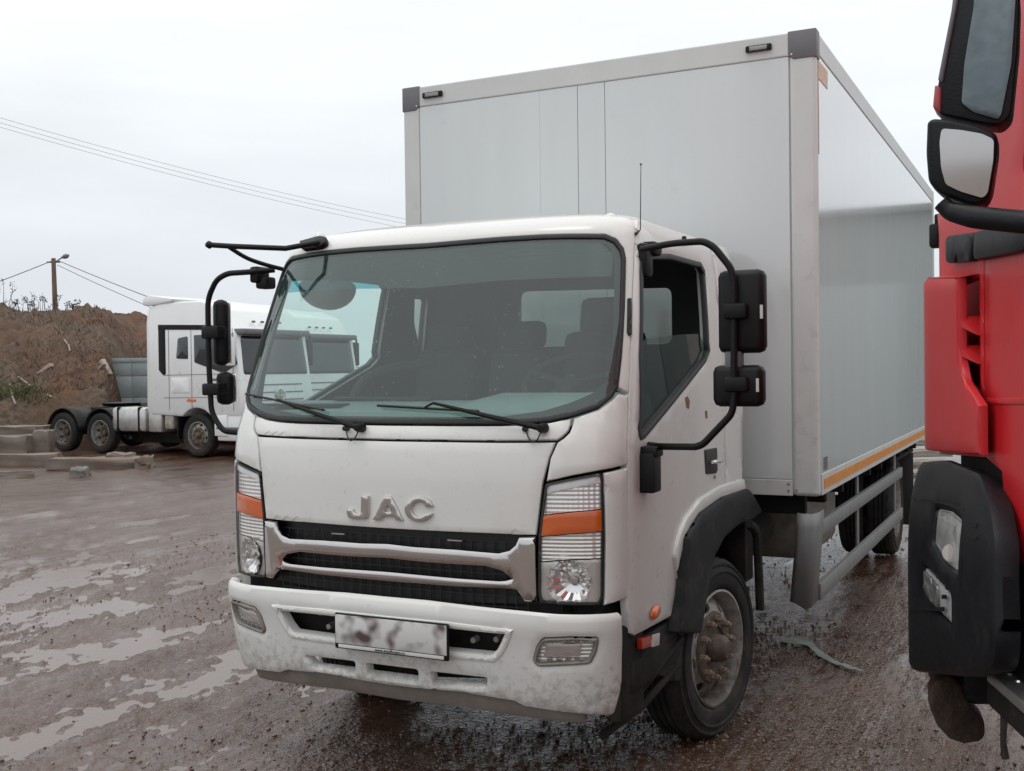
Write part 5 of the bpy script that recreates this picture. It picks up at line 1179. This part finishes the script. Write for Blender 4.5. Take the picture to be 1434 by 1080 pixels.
# =================================================================== WHITE TRACTOR UNITS
def tractor(label, loc, rz):
    t = thing('tractor_unit', label, 'truck', loc, rz, 'white tractor units parked in the yard')
    H = 3.75; x0, x1, Y = -1.65, 1.42, 1.25     # x forward, right flank at y = -Y
    prof = [(x0, 1.05), (x0+.02, 3.2), (x0+.08, 3.55), (x0+.5, 3.68), (.2, 3.66), (.8, 3.45), (1.08, 3.05), (1.25, 2.85), (x1, 1.7), (x1+.06, 1.35), (x1+.06, .95), (x0+1.0, .95), (x0+.15, .98)]
    arch_ = [(.62*math.cos(a), .52+.62*math.sin(a)) for a in np.linspace(math.radians(42), math.radians(138), 9)]
    prof = prof[:11]+arch_+prof[12:]
    mb = MB(); mb.extr([(x_, -Y, z_) for x_, z_ in prof], (0, 2*Y, 0)); cabn = mb.build('cab', semiw, t, bevel=.07)
    mb = MB(); mb.box((.62, -Y+.02, .38), (x1+.10, Y-.02, 1.02), .06); bum = mb.build('bumper', semiw, t)
    MB().box((x1+.095, -.8, .55), (x1+.115, .8, .85), .01).build('grille_slot', darkm, bum)
    MB().box((.58, -Y-.012, .5), (.98, -Y+.04, .98), .02).build('step_panel', semiw, t); MB().box((.64, -Y-.02, .66), (1.3, -Y+.03, .71), .01).build('step', capg, t)
    F1 = lambda a, b: np.array([a, -Y-.004, b]); 
    def side(nm, pts, m, par=cabn, off=0, rnd=.005, r_=.02, th=.01): return sheet(nm, F1, rcorn(np.array(pts), r_), [m, m], par, res=.4, thick=th, rnd=rnd, off=off+.004, flip=True if False else False)
    side('side_extender', [(x0+.45, 3.1), (x0+.68, 3.1), (x0+.68, 1.95), (x0+.60, 1.92), (x0+.45, 2.05)], black)
    side('window_band', [(x0+.45, 3.02), (1.12, 2.95), (1.10, 3.02), (.5, 3.08), (x0+.45, 3.14)], black, off=.002, rnd=.003)
    side('rear_window', [(x0+1.10, 2.80), (x0+1.42, 2.84), (x0+1.42, 2.30), (x0+1.03, 2.32)], darkglass, off=.001, r_=.05)
    side('side_window', [(x0+1.62, 2.86), (1.12, 2.86), (1.32, 2.16), (.9, 1.95), (x0+1.62, 2.22)], darkglass, r_=.04)
    for xx in (x0+.78, x0+1.52, 1.18): side('panel_gap', [(xx, 1.1), (xx+.012, 1.1), (xx+.012, 3.0), (xx, 3.0)], capg, r_=.001, rnd=0, th=.003, off=-.001)
    for z_ in (1.38, 1.92): side('panel_gap', [(x0+.6, z_), (1.25, z_+.02), (1.25, z_+.03), (x0+.6, z_+.012)], capg, r_=.001, rnd=0, th=.003, off=-.001)
    side('locker_door', [(x0+.85, 1.5), (x0+1.45, 1.5), (x0+1.45, 1.86), (x0+.85, 1.86)], semiw, r_=.05, rnd=.012, off=.003)
    side('door_handle', [(.5, 1.78), (.72, 1.78), (.72, 1.84), (.5, 1.84)], capg, r_=.01)
    side('side_marker', [(-.28, 1.30), (.0, 1.30), (.0, 1.36), (-.25, 1.37)], orange, r_=.01, off=.01)
    MB().extr([(x0-.06, -Y-.02, 3.62), (x0-.04, -Y-.02, 3.80), (x0+.15, -Y-.02, 3.86), (x0+1.0, -Y-.02, 3.74), (x0+.9, -Y-.02, 3.66), (x0+.2, -Y-.02, 3.60)], (0, 2*Y+.04, 0)).build('roof_spoiler', semiw, t, bevel=.03)
    # front face
    fz = lambda z_: np.interp(z_, [.9, 1.35, 1.7, 2.85, 3.05], [x1+.06, x1+.06, x1, 1.25, 1.08])
    Ff = lambda a, b: np.array([fz(b)+.012, a, b])
    ws_ = sheet('windshield', Ff, rcorn(np.array([(-1.12, 1.92), (1.12, 1.92), (1.08, 2.82), (-1.08, 2.82)]), .08), [darkglass]*2, t, res=.3, thick=.01, rnd=.01)
    MB().box((1.08, -1.18, 2.84), (1.45, 1.18, 2.98), .04).build('sun_visor', capg, t)
    for i in range(4): MB().box((1.06, -.45+i*.3-.04, 3.14), (1.12, -.45+i*.3+.04, 3.19), .01).build('roof_lamp', capg, t)
    for z_ in (1.30, 1.48, 1.66): sheet('grille_bar', Ff, np.array([(-.85, z_), (.85, z_), (.85, z_+.03), (-.85, z_+.03)]), [capg]*2, t, res=.5, thick=.01, rnd=0)
    MB().lathe([(0, .19), (.02, .19), (.03, .17), (.03, .14), (.012, .13), (.014, 0)], 28, 'x', (x1+.05, 0, 1.42)).tube([(x1+.075, -.14, 1.42), (x1+.075, .14, 1.42)], .012, 6).tube([(x1+.075, 0, 1.28), (x1+.075, 0, 1.56)], .012, 6).build('emblem', chrome, t)
    for s_ in (1, -1): MB().extr([(x1+.04, .80*s_, .98), (x1+.04, 1.2*s_, 1.0), (x1-.02, 1.24*s_, 1.22), (x1+.06, .85*s_, 1.18)], (.05, 0, 0)).build('headlight', chromel, t)
    for s_ in (1, -1):
        mmb = MB().box((1.15, (Y+.12)*s_-.1, 2.12), (1.30, (Y+.12)*s_+.1, 2.78), .04); mmb.tube([(1.15, Y*s_, 2.9), (1.25, (Y+.14)*s_, 2.86), (1.22, (Y+.14)*s_, 2.6)], .03, 8); mmb.build('mirror', semiw if s_ < 0 else black, t)
    # chassis
    MB().box((-5.4, -.43, .78), (1.2, -.35, 1.02), .01).build('frame_rail', darkm, t); MB().box((-5.4, .35, .78), (1.2, .43, 1.02), .01).build('frame_rail', darkm, t)
    MB().box((-2.95, -.52, .24), (-.70, 1.15, 1.0), .05).build('dark_filler', darkm, t)  # plain dark box added to deepen the shade below and hide the far wheels
    MB().box((-4.6, -.45, 1.03), (-3.4, .45, 1.12), .03).build('coupling_plate', darkm, t)
    MB().lathe([(0, .45), (.08, .5), (.10, .1), (.09, 0)], 24, 'z', (-3.95, 0, 1.14)).build('fifth_wheel', black, t)
    mb = MB(); mb.box((-2.95, -1.2, .55), (-1.75, -.55, 1.15), .09); tk = mb.build('fuel_tank', alu, t)
    for x_ in (-2.75, -2.02): MB().box((x_, -1.215, .53), (x_+.09, -.54, 1.165), .09).build('tank_strap', black, tk)
    MB().box((-1.66, -1.2, .55), (-1.2, -.6, 1.12), .05).build('air_cylinder', alu, t); MB().box((-1.15, -1.18, .62), (-.82, -.6, 1.05), .08).build('silencer', mat('silencer_metal', (.42, .39, .34), .5, .5, var=.35, vscale=14), t)
    MB().box((-1.7, -1.15, 1.16), (-.8, -.3, 1.2), .01).build('catwalk', capg, t)
    for s_ in (1, -1):
        for xx in (-3.35, -4.75):
            V = []
            for a in np.linspace(math.radians(5), math.radians(172), 15):
                for yy in (.60, 1.20): V.append((xx+.60*math.cos(a), yy*s_, .5+.60*math.sin(a)))
            o_ = mesh_ob('mudguard', V, [(i*2, i*2+1, i*2+3, i*2+2) for i in range(14)], [black], t, smooth=60); q_ = o_.modifiers.new('thickness', 'SOLIDIFY'); q_.thickness = .025
        MB().box((-.68, .8*s_, .4), (-.64, 1.2*s_, 1.1), .01).build('mudflap', black, t)
    for xx, dd in ((0, .06), (-3.35, -.10), (-4.75, -.10)):
        for s_ in (1, -1):
            wh = wheel(t, (xx, 1.1*s_, .5), R=.5, W=.28, sgn=s_, dish=dd, nuts=8); wh.rotation_euler = (0, 0, PI/2)
            wh.rotation_euler = (0, 0, PI/2 if s_ > 0 else PI/2)
            wh.location = (xx, 1.08*s_, .5)
    MB().tube([(0, -1, .5), (0, 1, .5)], .08, 10).build('axle', darkm, t); MB().tube([(-3.35, -1, .5), (-3.35, 1, .5)], .1, 10).build('axle', darkm, t); MB().tube([(-4.75, -1, .5), (-4.75, 1, .5)], .1, 10).build('axle', darkm, t)
    return t
q = CAM+CF*25.9-CR*7.30
t1 = tractor('white tractor unit with its flank and two rear axles in view beside the earth bank', (q[0], q[1]+1.1, -.10), math.radians(-3))
t2 = copy_tree(t1); t2['label'] = 'second white tractor unit, seen only through the box truck\'s windshield'; t2.location = (q[0]-1.0, q[1]+1.1+3.5, -.10)
for o_, xx in ((t2, 0),): pass

# =================================================================== THINGS ROUND THE YARD
def ld(px, D, z): P_ = CAM+CF*D+CR*((px-717)/FPX*D); return np.array([P_[0], P_[1], z])
def zat(px, py, D):
    return (CAM+ray(px, py)*D)[2]
# grey sheet-metal wall behind the bank's toe
a = ld(138, 33.2, 0); b = ld(420, 33.2, 0); dv = (b-a)/np.linalg.norm(b-a); zt = zat(165, 502, 33.2)
fen_ = thing('sheet_metal_fence', 'grey sheet metal fence half buried by the earth bank', 'fence', tuple(a+(0, 0, -.3)), math.atan2(dv[1], dv[0]))
Ln = np.linalg.norm(b-a)
for i in range(6):
    for k, (z0_, z1_) in enumerate(((.3, zt-1.2+.3), (zt-1.18+.3, zt-.55+.3), (zt-.53+.3, zt+.16), (zt+.18, zt+.3))):
        MB().box((i*Ln/6+.01, -.02-(.03 if k == 3 else 0), z0_), ((i+1)*Ln/6-.01, .03, z1_), .008).build('sheet_panel', sheetm, fen_)
# lamp pole with wires
pd = 58.
bp_ = ld(79.5, pd, 0); tp_ = zat(77.5, 362, pd)
pole = thing('utility_pole', 'wooden utility pole with a street lamp standing behind the earth bank', 'pole', tuple(bp_))
MB().tube([(0, 0, 0), (.0, 0, tp_*.6), (-.07, 0, tp_)], [.17, .14, .11], 10).build('mast', polem, pole)
d1 = CR*1.0
o = MB().tube([(-.05, 0, tp_-.25), tuple(np.array([.0, 0, tp_])+CR*.35), tuple(np.array([0, 0, tp_+.05])+CR*.45)], .035, 6).build('lamp_bracket', capg, pole)
lv = np.array([0, 0, tp_+.02])+CR*.35; lw = np.array([0, 0, tp_+.16])+CR*.78
MB().tube([lv, lv*.6+lw*.4, lw*.7+lv*.3, lw], [.03, .12, .13, .04], 10).build('lamp_head', capg, pole)
MB().tube([(-.07-.0, 0, tp_-.2)-np.array([CR[0], CR[1], 0])*.35, (-.07, 0, tp_-.2)+np.array([CR[0], CR[1], 0])*.35], .04, 6).build('crossarm', polem, pole)
def wire_ob(nm, A, B, sag, r_, lab, grp=None):
    A, B = np.array(A), np.array(B); pts = [A*(1-t)+B*t-np.array([0, 0, 4*sag*t*(1-t)]) for t in np.linspace(0, 1, 28)]
    return tag(MB().tube(pts, r_, 5).build(nm, wire, None), lab, 'cable', grp)
topw = bp_+np.array([-.07, 0, tp_-.1])
wire_ob('power_cable', topw, ld(-400, 62, zat(-400, 500, 62)), .6, .022, 'thin cable running left from the utility pole out of the picture')
wire_ob('power_cable', topw+CR*.2, ld(520, 46, zat(520, 520, 46)), .25, .020, 'upper of the two thin cables running from the pole down to the tractor roof')
wire_ob('power_cable', topw+CR*.2-(0, 0, .25), ld(520, 46, zat(520, 545, 46)), .3, .016, 'lower of the two thin cables running from the pole down to the tractor roof')
for (v0, v1, lb) in ((128, 291, 'topmost of the three overhead lines crossing the sky to the cargo box'), (135, 297, 'middle one of the three overhead lines crossing the sky to the cargo box'), (141, 304, 'lowest of the three overhead lines crossing the sky to the cargo box')):
    wire_ob('overhead_line', ld(-120, 34, zat(-120, v0, 34)), ld(760, 52, zat(760, v1+48, 52)), .5, .0055, lb)
# concrete blocks, beams, boards, boulder
def rough(nm, lab, cat, px0, px1, vt, vb, dep, th, m, rz=0, grp=None, jit=.03, seed=1):
    A = CAM+ray(px0, vb)*dep; B = CAM+ray(px1, vb)*dep; z1 = zat((px0+px1)/2, vt, dep); L_ = np.linalg.norm(B-A); r2 = random.Random(seed)
    bm = bmesh.new(); bmesh.ops.create_cube(bm, size=1); bmesh.ops.subdivide_edges(bm, edges=bm.edges[:], cuts=4, use_grid_fill=True)
    zb0 = min(A[2], B[2]); H_ = max(.1, z1-zb0)
    for v in bm.verts:
        c_ = v.co.copy(); v.co = Vector((c_.x*L_, c_.y*th, c_.z*H_))
        nn_ = Vector((mnoise.noise(c_*2.3+Vector((seed, 0, 0))), mnoise.noise(c_*2.3+Vector((0, seed, 5))), mnoise.noise(c_*2.3+Vector((9, 0, seed))))); v.co += nn_*jit*2.5
        if abs(c_.x)+abs(c_.z)+abs(c_.y) > 1.2: v.co *= 1-.05*r2.random()
    me = bpy.data.meshes.new(nm); bm.to_mesh(me); bm.free(); me.materials.append(m); me.polygons.foreach_set('use_smooth', [True]*len(me.polygons)); me.update(); me.set_sharp_from_angle(angle=math.radians(32))
    o = bpy.data.objects.new(nm, me); COL.objects.link(o); d_ = B-A
    o.location = ((A[0]+B[0])/2+CF[0]*th*.5, (A[1]+B[1])/2+CF[1]*th*.5, zb0+H_/2); o.rotation_euler = (0, 0, math.atan2(d_[1], d_[0])+rz)
    return tag(o, lab, cat, grp)
G1 = 'broken concrete lying below the bank'
rough('concrete_block', 'pale flat concrete slab, topmost of the rubble at the left edge', 'concrete block', -30, 50, 598, 613, 26.5, .9, concrete, .05, G1, .03, 2)
rough('concrete_block', 'broken concrete block at the left edge, under the pale flat slab', 'concrete block', -20, 40, 611, 638, 26, .8, concrete, -.08, G1, .025, 3)
rough('concrete_block', 'small broken concrete block next to the rear wheel of the tractor unit', 'concrete block', 44, 66, 604, 636, 26.3, .6, concrete, .1, G1, .03, 4)
rough('concrete_beam', 'grey concrete beam lying at the left edge of the picture, partly behind the other beam', 'concrete beam', -60, 78, 637, 655, 23.6, .45, concrete, .0, 'concrete beams on the mud', .015, 5)
rough('concrete_beam', 'grey concrete beam with crumbled end lying in front of the tractor\'s rear wheels', 'concrete beam', 64, 198, 642, 659, 22.6, .5, concrete, -.03, 'concrete beams on the mud', .02, 6)
rough('rubble_lump', 'brown rubble heap on the crumbled end of the concrete beam', 'rubble', 148, 182, 636, 644, 22.8, .4, concrete, 0, None, .025, 8)
rough('rubble_lump', 'jagged grey lump at the crumbled right end of the concrete beam', 'rubble', 188, 206, 641, 659, 22.4, .45, concrete, 0, None, .03, 9)
rough('boulder', 'grey stone lying alone on the mud in front of the concrete beam', 'stone', 98, 120, 656, 671, 20.6, .25, mat('grey_stone', (.16, .15, .14), .8, var=.3, vscale=8, bump=.6, bscale=20), 0, None, .022, 11)
rough('wooden_pole', 'thin dark rod lying on the mud near the left edge', 'rod', -10, 47, 663, 667, 21.2, .06, wood, .0, None, .004, 12)
# debris sticking out of the bank
for i, (u, v, L_, w_, rot, lb) in enumerate(((62, 515, .7, .12, 1.1, 'pale slab of rubble stuck upright in the middle of the bank'), (148, 511, .55, .16, -.6, 'pale chunk of rubble on the bank near the metal fence'), (140, 513, .5, .05, .9, 'thin pale stick beside the chunk of rubble on the bank'))):
    c_ = CAM+ray(u, v+8)*30.2
    o = MB().box((-w_/2, -.08, -L_/2), (w_/2, .08, L_/2), .03, rot=Matrix.Rotation(rot, 3, 'Y')).build('bank_rubble', mat('pale_rubble', (.34, .28, .24), .85, var=.2), None); 
    # rests on the slope where the sight line meets it
    for D in np.arange(27, 45, .05):
        P_ = CAM+ray(u, v+4)*D
        if P_[2] < hill_h(P_[0], P_[1])+.02: break
    o.location = P_; tag(o, lb, 'rubble')
def find_hill(u, v):
    for D in np.arange(26.5, 60, .05):
        P_ = CAM+ray(u, v)*D
        if P_[2] < hill_h(P_[0], P_[1]): return P_
    return CAM+ray(u, v)*45
for (pts, lb) in (([(28, 528), (45, 540), (75, 556)], 'long pale root lying across the left of the bank'), ([(16, 538), (20, 556), (24, 566)], 'short pale root hanging at the far left of the bank'), ([(92, 476), (98, 484), (100, 492)], 'pale twig under the grass in the middle of the bank')):
    P_ = [find_hill(*p)-CF*.10 for p in pts]; tag(MB().tube(P_, .025, 5).build('root', mat('pale_root', (.3, .25, .2), .9), None), lb, 'root')
# bare bushes on the skyline
def bush(u, D, h, seed, lb):
    r2 = random.Random(seed); b0 = ld(u, D, 0); b0[2] = hill_h(b0[0], b0[1])-.05
    t = thing('bare_bush', lb, 'bush', tuple(b0), 0, 'bare bushes on the skyline of the bank'); mb = MB(); lf = MB()
    for i in range(11):
        a = r2.uniform(-.5, .5); l_ = h*r2.uniform(.5, 1.); x_ = r2.uniform(-.7, .7); p = [(x_, 0, 0), (x_+a*l_*.4, r2.uniform(-.1, .1), l_*.6), (x_+a*l_, r2.uniform(-.2, .2), l_)]
        mb.tube(p, [.012, .008, .004], 4)
        for k in range(12):
            t_ = r2.uniform(.45, 1); c_ = Vector(p[1]).lerp(Vector(p[2]), t_)+Vector((r2.uniform(-.12, .12), 0, r2.uniform(-.08, .1))); s_ = r2.uniform(.012, .035)
            lf.add([c_+Vector((-s_, 0, 0)), c_+Vector((0, s_, -s_*.4)), c_+Vector((s_, 0, .2*s_)), c_+Vector((0, -s_, s_))], [(0, 1, 2, 3)])
    mb.build('stem', twig, t); tag(lf.build('leaf', twig, t, smooth=0), kind='stuff')
cr_D = 38.5
for i, (u, h, lb) in enumerate(((4, .9, 'bare bush on the skyline at the very left edge'), (38, .65, 'low bare bush on the skyline, left of the utility pole and apart from it'), (63, .7, 'bare bush on the skyline just left of the utility pole'), (93, .42, 'tiny bare bush on the skyline just right of the utility pole'))): bush(u, cr_D, h, 20+i, lb)
# scrap behind the lorries on the right
for i, (u0, u1, v0, v1, D, lb) in enumerate(((1268, 1330, 617, 624, 19., 'topmost of the grey boards stacked behind the two trucks'), (1265, 1335, 632, 640, 18.5, 'second board from the top in the stack behind the two trucks'), (1272, 1335, 647, 656, 18., 'third board from the top in the stack behind the two trucks'), (1270, 1330, 664, 670, 17.2, 'lowest grey board lying on the mud behind the two trucks'))):
    rough('board', lb, 'board', u0, u1, v0, v1, D, .5, wood, .1, 'boards stacked behind the two trucks', .01, 30+i)
# torn sheet of plastic on the mud
tr = [(1092, 899), (1110, 896), (1122, 894), (1135, 902), (1150, 915), (1157, 921), (1172, 929), (1190, 937), (1212, 947), (1190, 941), (1172, 934), (1154, 926), (1143, 920), (1132, 909), (1110, 905), (1094, 903)]
P_ = [zpx(*p) for p in tr]
o_ = sheet('plastic_sheet', lambda a, b: np.array([a, b, gh(a, b)+.014+.02*abs(mnoise.noise(Vector((a*9, b*9, 0))))]), np.array([p[:2] for p in P_]), [mat('torn_plastic', (.26, .28, .25), .4, var=.2)]*2, None, res=.05, thick=.003, rnd=0)
tag(o_, 'torn strip of pale grey plastic lying on the mud behind the front wheel', 'plastic')
# added grey shed out of view, gives the cargo box side its mirrored band
sh = thing('backdrop', 'added unseen grey shed beyond the red truck, mirrored in the side of the cargo box', 'building', (8, 18, 0))
MB().box((-6.5, 0, -.2), (6.5, 8, 4.75), .01).build('wall', mat('backdrop_grey', (.20, .225, .22), .7, var=.12, vscale=1.5, stretch=(4, 4, .4)), sh)
MB().extr([(-6.6, -.15, 4.752), (6.6, -.15, 4.752), (6.6, -.15, 4.88), (-6.6, -.15, 4.88)], (0, 8.3, 0)).build('roof', capg, sh)
for i in range(3): MB().box((-5.2+i*4, -.03, 0), (-2.4+i*4, -.003, 3.4), .01).build('door', sheetm, sh)
